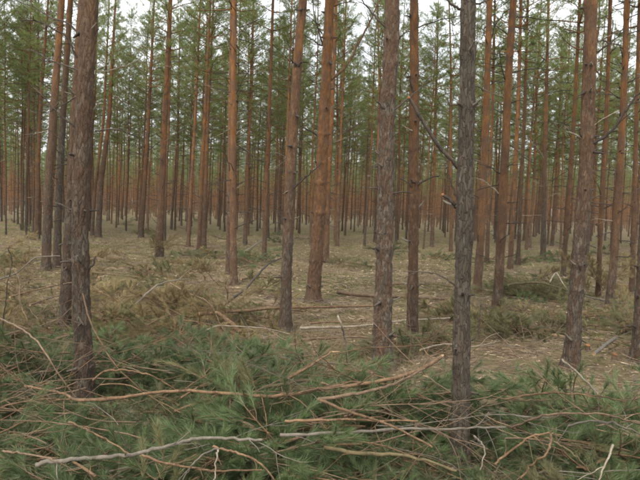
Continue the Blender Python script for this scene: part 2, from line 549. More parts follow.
# crown: limbs in whorls with tufts of needles, origin at the trunk base
def crown_mesh(seed, base=7.6, top=14.6, spread=1.25, tufts=15, lod=0, top_xy=None):
    mb = MB()
    whorls = int((top - base) / (.36 if lod == 0 else .55))
    lop = rng.uniform(0, 2 * PI)
    for wi in range(whorls):
        f = wi / whorls
        z = base + (top - base) * f + rng.uniform(-.08, .08)
        prof = (0.55 + .75 * min(1, f / .3)) * (1 - f) ** .62 + .12
        nl = rng.integers(2, 5) if f < .35 else rng.integers(3, 6)
        if lod: nl = rng.integers(2, 4)
        a0 = rng.random() * 2 * PI
        for li in range(nl):
            a = a0 + li * 2 * PI / nl + rng.normal() * .3
            L = spread * prof * rng.uniform(.6, 1.25) * (1 + .25 * math.cos(a - lop))
            up = .15 + .9 * f + rng.normal() * .12
            nseg = 6
            pts = crooked((0, 0, z), (math.cos(a), math.sin(a), up), L, nseg, .10, droop=.04)
            if lod == 0:
                mb.tube(pts, np.linspace(.02 * (1 - .6 * f), .004, nseg), 4, mat=0, caps=False)
            else:
                mb.tube(pts[::5], (.018, .006), 3, mat=0, caps=False)
            nt_ = int(tufts * (0.5 + L / spread)) if lod == 0 else max(3, int(9 * (0.5 + L / spread)))
            # side shoots
            s = rng.uniform(.28, 1.0, nt_) ** .8
            s[0] = 1
            idx = np.clip((s * (nseg - 1)).astype(int), 0, nseg - 2)
            fr = s * (nseg - 1) - idx
            c = pts[idx] * (1 - fr)[:, None] + pts[idx + 1] * fr[:, None]
            ax = np.array([math.cos(a), math.sin(a), 0.0])
            od = rng.normal(size=(nt_, 3)) * np.array([1, 1, .45])
            od /= np.linalg.norm(od, axis=1)[:, None]
            off = od * (rng.uniform(.05, .38, nt_) * (1.15 - s * .6) * min(1, L + .3))[:, None]
            off[0] = 0
            tip = c + off
            sd = off * 2.2 + ax * .35 + np.array([0, 0, .3]) + rng.normal(size=(nt_, 3)) * .12
            sd /= np.linalg.norm(sd, axis=1)[:, None]
            if lod == 0:
                for q in range(0, nt_, 2):
                    mb.tube(np.array([c[q], tip[q]]) + np.array([[0, 0, 0], [1e-3, 1e-3, 0]]), (.005, .003), 3, mat=0, caps=False)
                m = 15
                SL = .16; NL = (.06, .10); W = .0092
            else:
                m = 6
                SL = .26; NL = (.12, .19); W = .028
            B = np.repeat(tip, m, 0); D = np.repeat(sd, m, 0)
            tt = rng.uniform(-.75, .35, len(B))[:, None]
            B = B + D * tt * SL
            r = rng.normal(size=B.shape)
            r -= D * (r * D).sum(1)[:, None]
            r /= np.linalg.norm(r, axis=1)[:, None] + 1e-9
            mb.needles(B, D * .75 + r * .75, rng.uniform(*NL, len(B)), W, mat=1)
    return mb

NPROTO = 10
CROWNS = []
for i in range(NPROTO):
    CROWNS.append(crown_mesh(i, base=(5.2 if i < 6 else 6.2) + rng.uniform(-.5, .6), top=11.2 + rng.uniform(-.8, .7), spread=rng.uniform(.95, 1.4), tufts=21).mesh("crown", [M_BARK, M_NEEDLE]))
DENSE_CROWN = crown_mesh(99, base=3.4, top=11.6, spread=1.75, tufts=21).mesh("crown", [M_BARK, M_NEEDLE])

# ---- trunks for the far pines (shared meshes)
FAR_TRUNKS = []
for i in range(6):
    pth = [(0, 0, -.05)]
    x = y = 0.0
    for zz in np.arange(1, 12.6, 1.15):
        x += rng.normal() * .035; y += rng.normal() * .035
        pth.append((x, y, zz))
    wh = list(np.arange(.5, 9, .45) + rng.normal(size=len(np.arange(.5, 9, .45))) * .06)
    me, _, _ = trunk_mesh("trunk", pth, .078, 1, 12.6, 0, i, wh)
    FAR_TRUNKS.append(me)

# ---- branch stub meshes for the near pines
STUBS = []
for i in range(5):
    mb = MB()
    L = rng.uniform(.025, .09)
    pts = crooked((-.012, 0, 0), (1, rng.normal() * .2, rng.uniform(-.1, .5)), L + .012, 4, .15)
    mb.tube(pts, np.array([.015, .010, .0075, .005]) * rng.uniform(.8, 1.2), 6)
    STUBS.append(mb.mesh("branch_stub", [M_TWIG_DARK if i != 2 else M_LIMB_GREY], smooth=True))


# ------------------------------------------------------------------ catalogued pines
# pts: pixel track of the stem from base to the frame's top; w: width in px at the base; oh: where orange bark begins (m)
TREES = [
 # near pines
 dict(k='D', p=[(86,397),(84,340),(79,262),(80,200),(86,120),(92,0)], w=18.8, oh=3.4, grey=.3, near=1, bz=.1,
      l="thick scaly grey-brown pine with thin drooping dead branches behind the long curved limb"),
 dict(k='E', p=[(64,338),(66,300),(68,240),(72,180),(76,100),(83,0)], w=11.5, oh=3.2, grey=.35, near=1,
      l="slim grey pine half hidden just behind the thick scaly pine with drooping dead branches"),
 dict(k='Q', p=[(285,332),(287,250),(290,200),(293,130),(297,60),(303,0)], w=12.0, oh=2.4, grey=.35, near=1,
      l="slim pine, grey below and orange above, just before the thick flared orange pine"),
 dict(k='R', p=[(312,302),(317,250),(320,200),(324,120),(327,60),(330,0)], w=14.5, oh=.7, grey=0, near=1,
      l="thick orange-brown pine with a flared foot in the middle of the clearing"),
 dict(k='S', p=[(382,371),(383,300),(385,230),(387,120),(388,80),(394,42),(395,25),(391,0)], w=19.6, oh=4.6, grey=.15, near=1,
      l="stout grey-brown pine with a kink high up and a short dark horn-like stub"),
 dict(k='T', p=[(412,341),(413,290),(414,200),(415,120),(415,0)], w=11.5, oh=1.5, grey=0, near=1,
      l="straight pinkish-orange pine just behind the stout kinked grey-brown pine"),
 dict(k='U', p=[(460,450),(461,360),(463,240),(465,120),(466,0)], w=18, oh=6.5, grey=1, near=1, bz=.1,
      l="nearest dark grey pine carrying a long broken branch with an orange end"),
 dict(k='AA', p=[(571,370),(574,320),(579,260),(584,200),(588,120),(591,0)], w=16, oh=3.0, grey=.3, near=1,
      l="leaning reddish pine with two dead branches spreading like antlers at one node"),
 dict(k='AE', p=[(638,364),(640,320),(644,240),(650,100),(655,0)], w=14, oh=2.5, grey=.4, near=1,
      l="dark pine foot cut off by the right edge of the picture"),
 # middle distance
 dict(k='A', p=[(2,214),(2,150),(4,70),(7,0)], w=6, oh=1.5, l="thin orange pine at the very left edge of the picture"),
 dict(k='B', p=[(46,270),(48,190),(53,120),(62,0)], w=9.5, oh=3.5, grey=.3, l="brown leaning pine, first of the close pair rising from the brown brush"),
 dict(k='C', p=[(57,268),(59,200),(64,120),(73,0)], w=8, oh=5, grey=.6, l="greyer leaning pine, second of the close pair beside the thick scaly pine"),
 dict(k='BB', p=[(37,240),(38,160),(41,90),(47,10)], w=5.2, oh=1.6, l="thin orange pine with a darker foot behind the close pair of leaning pines"),
 dict(k='FF', p=[(98,238),(101,180),(109,120),(112,60),(115,0)], w=6.5, oh=3, l="curved pine, dark below and orange above, close beside the thick scaly pine"),
 dict(k='G', p=[(92,236),(95,190),(104,120),(107,60),(110,0)], w=3.6, oh=2, l="very thin pine squeezed beside the curved dark-footed pine"),
 dict(k='H', p=[(141,238),(145,180),(149,120),(155,0)], w=5.3, oh=1.8, l="slim leaning orange pine with a dark foot before the stouter orange pine"),
 dict(k='I', p=[(159,257),(162,180),(165,110),(170,0)], w=8.0, oh=1.6, l="bright orange pine rising from the brown withered boughs"),
 dict(k='J', p=[(188,248),(191,190),(195,120),(200,0)], w=4.2, oh=1.2, l="thin orange pine standing alone beside the close twin pines"),
 dict(k='K1', p=[(199,251),(201,190),(205,120),(211,0)], w=4.6, oh=1.0, l="orange pine, hindmost stem of the close twin pines"),
 dict(k='K2', p=[(204,249),(206,180),(208,120),(214,0)], w=4.4, oh=1.4, l="orange pine with flaking pale edge, front stem of the close twin pines"),
 dict(k='L', p=[(234,284),(233,220),(233,150),(235,0)], w=7.4, oh=1.3, l="straight orange pine behind the long pale pole and slanting stick"),
 dict(k='M', p=[(228,274),(229,190),(230,120),(232,0)], w=4.6, oh=2.2, l="slim darker pine hidden behind the straight orange pine"),
 dict(k='N', p=[(245,244),(247,180),(250,120),(254,0)], w=4, oh=2.2, l="thin pale-stemmed pine between the straight orange pine and a bright orange one"),
 dict(k='O', p=[(264,262),(266,190),(269,120),(273,0)], w=4.6, oh=.9, l="thin bright orange pine before the slim grey and orange pine"),
 dict(k='P', p=[(284,250),(286,180),(288,110),(292,0)], w=3.4, oh=1.6, l="very thin dark pine touching the slim grey and orange pine"),
 dict(k='R2', p=[(326,263),(328,200),(331,130),(335,40)], w=5.6, oh=.6, l="bright orange pine tucked behind the thick flared orange pine"),
 dict(k='AH', p=[(337,247),(339,190),(342,110),(346,0)], w=4.2, oh=1.5, l="thin brown pine between the thick flared pine and the kinked pine"),
 dict(k='AG', p=[(432,247),(434,190),(436,110),(439,0)], w=4.0, oh=1.5, l="thin orange pine between the pinkish pine and the dark nearest pine"),
 dict(k='V', p=[(477,292),(481,230),(485,120),(488,0)], w=8.4, oh=1.1, l="orange pine close behind the dark nearest pine"),
 dict(k='V2', p=[(487,262),(489,190),(492,110),(494,0)], w=4.0, oh=1.4, l="thin orange pine between two stouter orange pines behind the dark pine"),
 dict(k='W', p=[(497,308),(500,250),(504,150),(507,60),(511,0)], w=9.8, oh=1.4, l="sturdy orange pine with a brown foot beside the olive brush heap"),
 dict(k='X', p=[(510,270),(514,190),(518,110),(521,0)], w=5.4, oh=1.1, l="slim orange pine just behind the sturdy brown-footed orange pine"),
 dict(k='X2', p=[(518,263),(521,190),(524,110),(527,0)], w=4.0, oh=2.6, l="thin brown pine beside the slim orange pine behind the brush"),
 dict(k='Y', p=[(543,260),(545,160),(547,80),(549,0)], w=5.6, oh=3.2, grey=.7, l="dark straight pine with a pale dead twig halfway up"),
 dict(k='YY', p=[(552,246),(556,180),(559,110),(562,0)], w=3.8, oh=2, l="thin dark-footed pine right beside the dark straight pine"),
 dict(k='Z', p=[(563,277),(567,210),(573,110),(577,0)], w=4.8, oh=1.4, l="slim leaning pine close beside the antler-branched reddish pine"),
 dict(k='AB', p=[(598,297),(601,210),(606,110),(609,0)], w=4.8, oh=.9, l="slim orange pine wrapped in a hanging brown bough at its foot"),
 dict(k='AC', p=[(609,308),(614,260),(619,180),(623,100),(626,0)], w=7.8, oh=1.6, l="reddish pine standing beside the brown-wrapped slim pine"),
 dict(k='AD', p=[(632,293),(634,220),(637,110),(640,0)], w=5.2, oh=1.4, l="slim dark-footed pine nearest the right edge behind the brush"),
]

# hand traced dead branches: tree key -> list of (pixel track, width px, material, orange cut end?, label)
BR = {
 'D': [([(90,18),(80,8),(74,0),(66,-10)], 1.9, 0, 0), ([(83,40),(70,25),(52,18),(36,8),(24,-4)], 1.9, 0, 0),
       ([(88,68),(76,55),(68,38),(55,30),(40,22),(20,20)], 2.1, 0, 0), ([(82,71),(66,66),(50,60),(35,52),(24,50)], 1.5, 0, 0),
       ([(77,128),(60,115),(45,98),(30,85)], 1.8, 0, 0), ([(97,72),(112,70),(128,65),(141,58)], 1.3, 1, 0),
       ([(95,131),(113,129),(125,132),(137,137),(135,146)], 1.5, 0, 0), ([(87,271),(93,264),(96,256)], 3.0, 0, 0),
       ([(74,212),(64,206),(57,203)], 2.0, 0, 0), ([(84,92),(72,100),(55,108),(40,120)], 1.2, 0, 0)],
 'U': [([(464,176),(452,160),(440,148),(428,130),(418,113),(409,98)], 3.8, 0, 2), ([(458,209),(450,200),(443,195)], 3.6, 0, 2),
       ([(458,200),(452,187),(449,174)], 2.4, 0, 0), ([(460,9),(450,3),(443,-6)], 2.6, 0, 0), ([(470,5),(480,3),(490,-1)], 2.2, 0, 0),
       ([(458,289),(445,278),(425,272),(404,272)], 1.8, 0, 0), ([(463,343),(475,338),(479,326),(481,304)], 1.5, 0, 0),
       ([(460,104),(452,105),(447,100)], 1.6, 0, 0)],
 'S': [([(389,114),(383,107),(376,101)], 3.4, 0, 0), ([(381,190),(374,188),(369,188)], 2.0, 0, 0), ([(390,194),(400,192),(413,193)], 1.9, 0, 0),
       ([(388,30),(380,22),(371,12),(362,0),(355,-8)], 2.2, 0, 0), ([(392,112),(403,103),(418,90),(431,76)], 1.9, 0, 0),
       ([(380,155),(375,151)], 1.6, 1, 0), ([(398,40),(404,34),(411,31)], 1.5, 0, 0)],
 'T': [([(415,187),(425,180),(440,175)], 2.0, 0, 0), ([(413,187),(405,181),(398,177)], 1.6, 0, 0), ([(413,92),(411,84),(410,78)], 2.4, 0, 0),
       ([(417,28),(430,23),(455,17)], 1.4, 0, 0), ([(412,131),(405,127),(402,125)], 1.5, 1, 0)],
 'R': [([(328,82),(345,67),(356,48),(368,25),(376,8),(383,-6)], 2.7, 4, 0), ([(320,137),(308,130),(300,125)], 1.9, 0, 0),
       ([(326,48),(316,42),(304,35)], 1.7, 0, 0), ([(324,48),(317,25),(312,0)], 1.7, 0, 0), ([(329,8),(345,3),(362,2)], 1.2, 0, 0)],
 'Q': [([(297,65),(292,61),(290,57)], 2.2, 0, 0), ([(297,66),(303,62),(308,62)], 2.2, 0, 0), ([(293,188),(302,180),(314,170),(322,163)], 1.8, 0, 0),
       ([(290,190),(286,192),(284,194)], 1.6, 1, 0), ([(295,112),(302,122),(306,132)], 1.2, 0, 0)],
 'AA': [([(588,143),(596,142),(604,137),(614,128),(626,110),(640,92),(652,80)], 2.9, 0, 0), ([(586,142),(576,135),(566,131)], 2.0, 1, 0),
        ([(584,141),(580,134),(579,128)], 2.2, 0, 0), ([(591,56),(600,50),(612,42),(626,30)], 1.6, 0, 0), ([(583,205),(590,199),(602,195)], 1.2, 0, 0)],
 'AC': [([(622,86),(632,81),(642,76)], 1.6, 0, 0), ([(623,100),(614,95),(605,88)], 1.4, 0, 0)],
 'Y': [([(545,160),(536,147),(527,137)], 1.2, 1, 0), ([(545,200),(552,195),(558,194)], 1, 1, 0)],
 'L': [([(234,136),(240,131),(246,128)], 1.3, 1, 0), ([(234,190),(240,186),(244,183)], 1.0, 1, 0)],
 'W': [([(500,195),(493,188),(484,181),(476,178)], 1.2, 1, 0), ([(506,95),(513,88),(516,82)], 1.2, 0, 0)],
 'V': [([(487,55),(492,35),(500,18),(512,6),(520,0)], 1.6, 0, 0), ([(485,92),(480,88),(474,85)], 1.2, 0, 0)],
 'H': [([(149,148),(140,146),(135,143)], 1.2, 0, 0), ([(149,150),(156,144),(162,141)], 1.0, 0, 0)],
 'E': [([(67,208),(60,204),(54,204)], 1.6, 0, 0), ([(70,160),(60,140),(48,128)], 1.2, 0, 0)],
 'AH': [([(342,135),(352,128),(362,122),(372,118)], 1.0, 0, 0)],
}
BRMATS = [M_TWIG_DARK, M_TWIG_PALE, M_CUT_ORANGE, M_CUT, M_LIMB_TAN]

def smooth_poly(P, n):
    P = np.asarray(P, float)
    s = np.concatenate([[0], np.cumsum(np.linalg.norm(np.diff(P, axis=0), axis=1))])
    # catmull-rom through the points
    out = []
    t = np.linspace(0, s[-1], n)
    for tt in t:
        i = min(max(np.searchsorted(s, tt) - 1, 0), len(P) - 2)
        u = (tt - s[i]) / max(s[i + 1] - s[i], 1e-9)
        p0 = P[max(i - 1, 0)]; p1 = P[i]; p2 = P[i + 1]; p3 = P[min(i + 2, len(P) - 1)]
        out.append(.5 * ((2 * p1) + (-p0 + p2) * u + (2 * p0 - 5 * p1 + 4 * p2 - p3) * u * u + (-p0 + 3 * p1 - 3 * p2 + p3) * u ** 3))
    return np.array(out)

BASES = []       # (x, y, r) of every stem, used to keep things apart
tree_positions = {}
for ti, T in enumerate(TREES):
    bx, by = T['p'][0]
    g = at_z(bx, by, 0.0)
    gz = g1(g.x, g.y)
    g = at_z(bx, by, gz + T.get('bz', 0))
    # stems whose width shows that brush hides their foot keep their measured place
    Y = g.y
    dist = (g - CAM_P).length
    r0 = 0.5 * T['w'] / F_PX * Y / 1.04
    base = Vector((g.x, g.y, gz))
    path = [(0, 0, 0)]
    for (px, py) in T['p'][1:]:
        q = at_y(px, py, Y)
        path.append((q.x - base.x, 0.0, q.z - base.z))
    H = 12.2 + rng.uniform(-.8, 1.0)
    # continue to the top of the tree, bending back to the vertical
    lx, _, lz = path[-1]
    px_, _, pz_ = path[-2]
    slope = (lx - px_) / max(lz - pz_, .1) * .6
    slope = max(-.04, min(.06, slope))
    ydrift = rng.normal() * .012
    path = [(a, c * ydrift, c) for (a, b, c) in path]
    z = lz
    x = lx
    while z < H - .01:
        dz = min(1.2, H - z)
        z += dz; slope *= .8; x += slope * dz + rng.normal() * .015
        path.append((x, z * ydrift, z))
    near = T.get('near', 0)
    wh = np.arange(.35, 9, .42); wh = list(wh + rng.normal(size=len(wh)) * .10)
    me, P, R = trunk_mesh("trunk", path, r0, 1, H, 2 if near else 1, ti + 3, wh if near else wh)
    root = link_obj("pine_tree", None, loc=base)
    root.empty_display_size = .2
    tag(root, T['l'], "pine tree", "near and middle pines of the thinned stand" if not near else "nearest pines of the thinned stand")
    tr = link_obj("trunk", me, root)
    tr['orange_height'] = float(T.get('oh', 1.5)); tr['bark_grey'] = float(T.get('grey', 0))
    ci = rng.integers(6, NPROTO)
    cz = H / 12.4
    j = np.searchsorted(P[:, 2], 9.5 * cz); j = min(j, len(P) - 1)
    cr_ = link_obj("crown", CROWNS[ci], root, loc=(P[j, 0], P[j, 1], 0), rot=(0, 0, rng.random() * 6.28), scale=(1, 1, cz))
    BASES.append((base.x, base.y, r0)); tree_positions[T['k']] = (base, r0)
    # traced branches
    for (trk, wpx, mt, cut) in BR.get(T['k'], []):
        n = len(trk)
        L = []
        sgn = rng.choice([-1, 1]) * rng.uniform(.1, .45)
        for i, (px, py) in enumerate(trk):
            yy = Y + sgn * (i / max(n - 1, 1)) * 0.35 * (1 if n > 3 else .3) - (r0 * .3 if i else 0)
            q = at_y(px, py, yy)
            L.append((q.x - base.x, q.y - base.y, q.z - base.z))
        pts = smooth_poly(L, 4 * n)
        ln = np.linalg.norm(np.diff(pts, axis=0), axis=1).sum()
        pts[1:-1] += rng.normal(size=pts[1:-1].shape) * .0035 * Y / 6
        rr = wpx * .5 / F_PX * Y
        mb = MB()
        tap = np.linspace(rr * 1.15, rr * (.8 if cut else .45), len(pts))
        mb.tube(pts, tap, 7, mat=0, caps=True, capmat=(1 if cut else 0))
        if cut:
            e = pts[-1]; dd = pts[-1] - pts[-2]; dd /= np.linalg.norm(dd)
            mb.tube(np.array([e - dd * .004, e + dd * .004, e + dd * .009]), np.array([rr * .8, rr * .78, rr * .6]), 7, mat=1)
        if n > 3 and not cut:
            for q in range(rng.integers(3, 7)):
                i = rng.integers(len(pts) // 3, len(pts) - 1)
                dd = pts[i + 1 if i + 1 < len(pts) else i] - pts[i - 1]
                dd = dd / (np.linalg.norm(dd) + 1e-9) + rng.normal(size=3) * .6
                tl = ln * rng.uniform(.12, .35)
                mb.tube(crooked(pts[i], dd, tl, 6, .18), np.linspace(rr * .4, .0012, 6), 4, mat=0, caps=False)
        b = link_obj("dead_branch", mb.mesh("dead_branch", [BRMATS[mt], BRMATS[2]], smooth=True), root)
        if cut: b['label'] = "broken branch with a bright orange cut end"
    # random stubs and thin twigs at the whorls
    if near:
        for wz in wh:
            if wz > 5.2: break
            for q in range(rng.integers(2, 5)):
                a = rng.random() * 2 * PI
                j = min(np.searchsorted(P[:, 2], wz), len(P) - 1)
                rr = R[j] * .93
                loc = (P[j, 0] + math.cos(a) * rr, P[j, 1] + math.sin(a) * rr, wz)
                link_obj("branch_stub", STUBS[rng.integers(0, 5)], root, loc=loc, rot=(rng.normal() * .3, rng.normal() * .2, a), scale=rng.uniform(.8, 1.6) * (r0 / .09) ** .5)
    dt = link_obj("dead_twigs", DEAD[ti % 5], root, loc=(P[min(40, len(P) - 1), 0] * .5, 0, 4.2 if near else 0), rot=(0, 0, rng.random() * 6.28),
                  scale=((1, 1, .45) if near else (1, 1, .95)), kind='stuff')


# ------------------------------------------------------------------ the rest of the planted stand
row_dir = np.array([-0.42, 0.908]); row_dir /= np.linalg.norm(row_dir)
row_nrm = np.array([row_dir[1], -row_dir[0]])
cand = []
for i in range(-70, 71):
    for j in range(-10, 90):
        if rng.random() < .2: continue
        p = row_nrm * (i * 2.55) + row_dir * (j * 2.05 + (i % 3) * .7) + rng.normal(size=2) * np.array([.34, .34])
        cand.append(p)
cand = np.array(cand)
d = np.hypot(cand[:, 0], cand[:, 1])
hw = math.tan(math.radians(27.4))
inw = (cand[:, 1] > 4) & (np.abs(cand[:, 0]) < cand[:, 1] * hw * 1.06 + 2.0) & (d < 175)
cand, d = cand[inw], d[inw]
o_ = np.argsort(d); cand, d = cand[o_], d[o_]
def keepoff(p):
    # in-picture trees nearer than 24 m are the traced ones only
    if p[1] < 24.5:
        if abs(p[0]) < p[1] * hw + .35: return False
        if p[1] < 12: return False
    for (x, y, r) in BASES:
        if (p[0] - x) ** 2 + (p[1] - y) ** 2 < 0.9: return False
    # clear lane that runs off to the left
    return True
lane = at_z(30, 215, 0); lane_d = math.atan2(lane.x, lane.y)
far_list = []
for p, dd in zip(cand, d):
    if not keepoff(p): continue
    if dd > 110 and abs(p[0]) > p[1] * hw * 1.02: continue
    far_list.append((p, dd))
n_ind = 300 - len(TREES) - 1
green_spot = at_y(530, 246, 30)
for (qx, qy) in ((6, 27.5), (22, 31), (-8, 25.5), (-25, 29), (30, 36), (14, 40)):
    v_ = at_y(qx, 240, qy); far_list.insert(0, (np.array([v_.x, qy]), float(math.hypot(v_.x, qy))))
indiv, mass = far_list[:n_ind], far_list[n_ind:]
SECTORS = [(-5, "beyond the left edge of the view"), (40, "left of the leaning brown and grey pair"), (95, "behind the thick scaly pine"), (155, "between the scaly pine and the bright orange pine"),
           (200, "behind the close twin pines"), (260, "behind the straight orange pine"), (330, "behind the thick flared orange pine"), (400, "behind the stout kinked pine"),
           (455, "between the pinkish pine and the nearest dark pine"), (520, "behind the sturdy brown-footed orange pine"), (575, "beside the bushy dark green pine"), (645, "behind the reddish antler-branched pine"),
           (1e9, "beyond the right edge of the view")]
for idx, (p, dd) in enumerate(indiv):
    z0 = g1(p[0], p[1]) * max(0, 1 - dd / 160)
    s = rng.uniform(.9, 1.12)
    root = link_obj("pine_tree", None, loc=(p[0], p[1], z0), rot=(rng.normal() * .012, .006 + rng.normal() * .014, 0), scale=s)
    root.empty_display_size = .2
    spx = p[0] / p[1] * F_PX + 320
    sec = next(w for lim, w in SECTORS if spx < lim)
    ring = "mid-distant" if dd < 36 else "distant"
    tag(root, "slender " + ring + " pine " + sec, "pine tree", ring + " pines " + sec)
    th = rng.uniform(.5, .95)
    rz = rng.random() * 6.28
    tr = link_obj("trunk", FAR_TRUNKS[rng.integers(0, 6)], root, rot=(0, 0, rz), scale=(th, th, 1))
    tr['orange_height'] = float(rng.uniform(.4, 3.0)); tr['bark_grey'] = float(rng.random() * .4)
    link_obj("crown", CROWNS[rng.integers(0, 6 if dd > 27 else NPROTO)], root, rot=(0, 0, rng.random() * 6.28), scale=(1, 1, rng.uniform(.96, 1.05)))
    link_obj("dead_twigs", DEAD[rng.integers(0, 5)], root, rot=(0, 0, rng.random() * 6.28), kind='stuff')
# one densely needled pine
root = link_obj("pine_tree", None, loc=(green_spot.x, 30, 0))
tag(root, "bushy dark green pine with a low dense crown behind the orange stems", "pine tree")
tr = link_obj("trunk", FAR_TRUNKS[2], root); tr['orange_height'] = 2.0
link_obj("crown", DENSE_CROWN, root)

# farther stems: past the countable ones, one mass
lowc = [crown_mesh(200 + i, base=5.2 + rng.uniform(-.6, .8), top=11.2 + rng.uniform(-.8, .8), spread=rng.uniform(1.1, 1.5), lod=1) for i in range(6)]
lowc_np = []
for mb in lowc:
    V = np.concatenate(mb.v); Tn = np.concatenate(mb.t); Tm = np.concatenate(mb.tm)
    Qn = np.concatenate(mb.q)
    lowc_np.append((V, Qn, Tn, Tm))
tm = MB(); cmass = MB()
# the farthest stems, only a pixel or two wide each
vf = []
for k in range(9500):
    yy = math.sqrt(rng.uniform(150 ** 2, 300 ** 2)); vf.append((rng.uniform(-1, 1) * yy * hw * 1.08, yy))
vf = np.array(vf); nf = len(vf)
rr_ = rng.uniform(.07, .12, nf); hh_ = rng.uniform(8, 11, nf); ln_ = rng.normal(size=nf) * .015
ang = np.array([0, 2.09, 4.19])
lo = np.stack([vf[:, None, 0] + np.cos(ang) * rr_[:, None], vf[:, None, 1] + np.sin(ang) * rr_[:, None], np.full((nf, 3), -.3)], -1)
hi = np.stack([vf[:, None, 0] + np.cos(ang) * rr_[:, None] * .4 + (ln_ * hh_)[:, None], vf[:, None, 1] + np.sin(ang) * rr_[:, None] * .4, np.repeat(hh_[:, None], 3, 1)], -1)
b_ = np.arange(nf)[:, None] * 6
tm.add(np.concatenate([lo, hi], 1), q=np.concatenate([b_ + np.array(f) for f in ((0, 1, 4, 3), (1, 2, 5, 4), (2, 0, 3, 5))]))
m_ = 40
cz_ = rng.uniform(4.7, 10.6, (nf, m_)); sp_ = 1.25 * (1 - np.clip((cz_ - 6) / 7, 0, .8))
B_ = np.stack([vf[:, None, 0] + rng.normal(size=(nf, m_)) * .6 * sp_, vf[:, None, 1] + rng.normal(size=(nf, m_)) * .6 * sp_, cz_], -1).reshape(-1, 3)
cmass.needles(B_, rng.normal(size=B_.shape) * [1, 1, .6] + [0, 0, .3], rng.uniform(.35, .6, len(B_)), .16)
for (p, dd) in mass:
    s = rng.uniform(.9, 1.12)
    lean = rng.normal(size=2) * .014 + np.array([.006, 0])
    r = rng.uniform(.04, .075)
    zz = np.array([-.2, 2.5, 5.5, 8.5, 11.2]) * s
    pts = np.stack([p[0] + lean[0] * zz + rng.normal(size=5) * .03, p[1] + lean[1] * zz, zz], 1)
    tm.tube(pts, np.array([1.15, .95, .8, .6, .15]) * r, 5, caps=False)
    for q in range(5):
        a = rng.random() * 6.28; z = rng.uniform(1, 7.5)
        b = np.array([p[0] + lean[0] * z, p[1], z])
        e = b + np.array([math.cos(a), math.sin(a), rng.uniform(-.1, .6)]) * rng.uniform(.3, 1.0)
        tm.tube(np.array([b, e]), (.012, .006), 3, mat=1, caps=False)
    V, Qn, Tn, Tm = lowc_np[rng.integers(0, 6)]
    a = rng.random() * 6.28
    c, s_ = math.cos(a), math.sin(a)
    X = V[:, 0] * c - V[:, 1] * s_ + p[0] + lean[0] * V[:, 2]
    Yv = V[:, 0] * s_ + V[:, 1] * c + p[1]
    W = np.stack([X, Yv, V[:, 2] * s], 1)
    cmass.add(W, t=Tn, mat=0)
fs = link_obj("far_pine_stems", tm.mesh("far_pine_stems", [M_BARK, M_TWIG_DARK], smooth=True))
tag(fs, "mass of far thin brown pine stems closing off the view", "pine forest", kind='stuff')
fc = link_obj("far_pine_foliage", cmass.mesh("far_pine_foliage", [M_NEEDLE]))
tag(fc, "hazy green mass of far pine foliage above the thin stems", "pine foliage", kind='stuff')
print("trees", len(TREES), len(indiv), len(mass), "tris mass", sum(len(x) for x in cmass.t))


# ------------------------------------------------------------------ pine boughs
def bough_proto(seed, L=.9, spread=.5, dens=1.0):
    """cut pine bough lying along +x, arching a little; returns stem mesh builder and needle builder"""
    st = MB(); ne = MB()
    n = 14
    main = crooked((0, 0, 0), (1, 0, .12), L, n, .05, droop=-.02)
    st.tube(main, np.linspace(.0085, .003, n), 6)
    shoots = [(main[-4:], .003)]
    nn = int(5 + L * 5)
    for i in range(nn):
        f = .12 + .85 * i / nn
        idx = int(f * (n - 1))
        for sd_ in (1, -1):
            if rng.random() < .12: continue
            a = sd_ * rng.uniform(.55, 1.05)
            ln = spread * (1 - f * .55) * rng.uniform(.55, 1.1)
            dd = main[min(idx + 1, n - 1)] - main[idx]
            dd /= np.linalg.norm(dd)
            ca, sa = math.cos(a), math.sin(a)
            d2 = np.array([dd[0] * ca - dd[1] * sa, dd[0] * sa + dd[1] * ca, dd[2] + rng.normal() * .3 + .08])
            sp = crooked(main[idx], d2, ln, 7, .09, droop=.015)
            st.tube(sp, np.linspace(.0045, .0022, 7), 4, caps=False)
            shoots.append((sp[3:], .0022))
            for q in range(rng.integers(1, 4)):
                j = rng.integers(1, 5)
                d3 = (sp[j + 1] - sp[j]); d3 /= np.linalg.norm(d3) + 1e-9
                b = rng.choice([-1, 1]) * rng.uniform(.5, .9)
                cb, sb = math.cos(b), math.sin(b)
                d3 = np.array([d3[0] * cb - d3[1] * sb, d3[0] * sb + d3[1] * cb, d3[2] + rng.normal() * .25])
                s3 = crooked(sp[j], d3, ln * rng.uniform(.3, .55), 5, .1)
                st.tube(s3, np.linspace(.003, .0018, 5), 3, caps=False)
                shoots.append((s3[1:], .002))
    for sp, r in shoots:
        ln = np.linalg.norm(np.diff(sp, axis=0), axis=1).sum()
        m = int((55 + ln * 520) * dens)
        u = rng.random(m) ** .75 * (len(sp) - 1)
        i = np.minimum(u.astype(int), len(sp) - 2); fr = (u - i)[:, None]
        B = sp[i] * (1 - fr) + sp[i + 1] * fr
        D = sp[i + 1] - sp[i]; D /= np.linalg.norm(D, axis=1)[:, None] + 1e-9
        r_ = rng.normal(size=B.shape); r_ -= D * (r_ * D).sum(1)[:, None]; r_ /= np.linalg.norm(r_, axis=1)[:, None] + 1e-9
        ne.needles(B, D * rng.uniform(.85, 1.25, m)[:, None] + r_ * .52 + np.array([0, 0, -.06]), rng.uniform(.05, .09, m), .0021)
    return st, ne

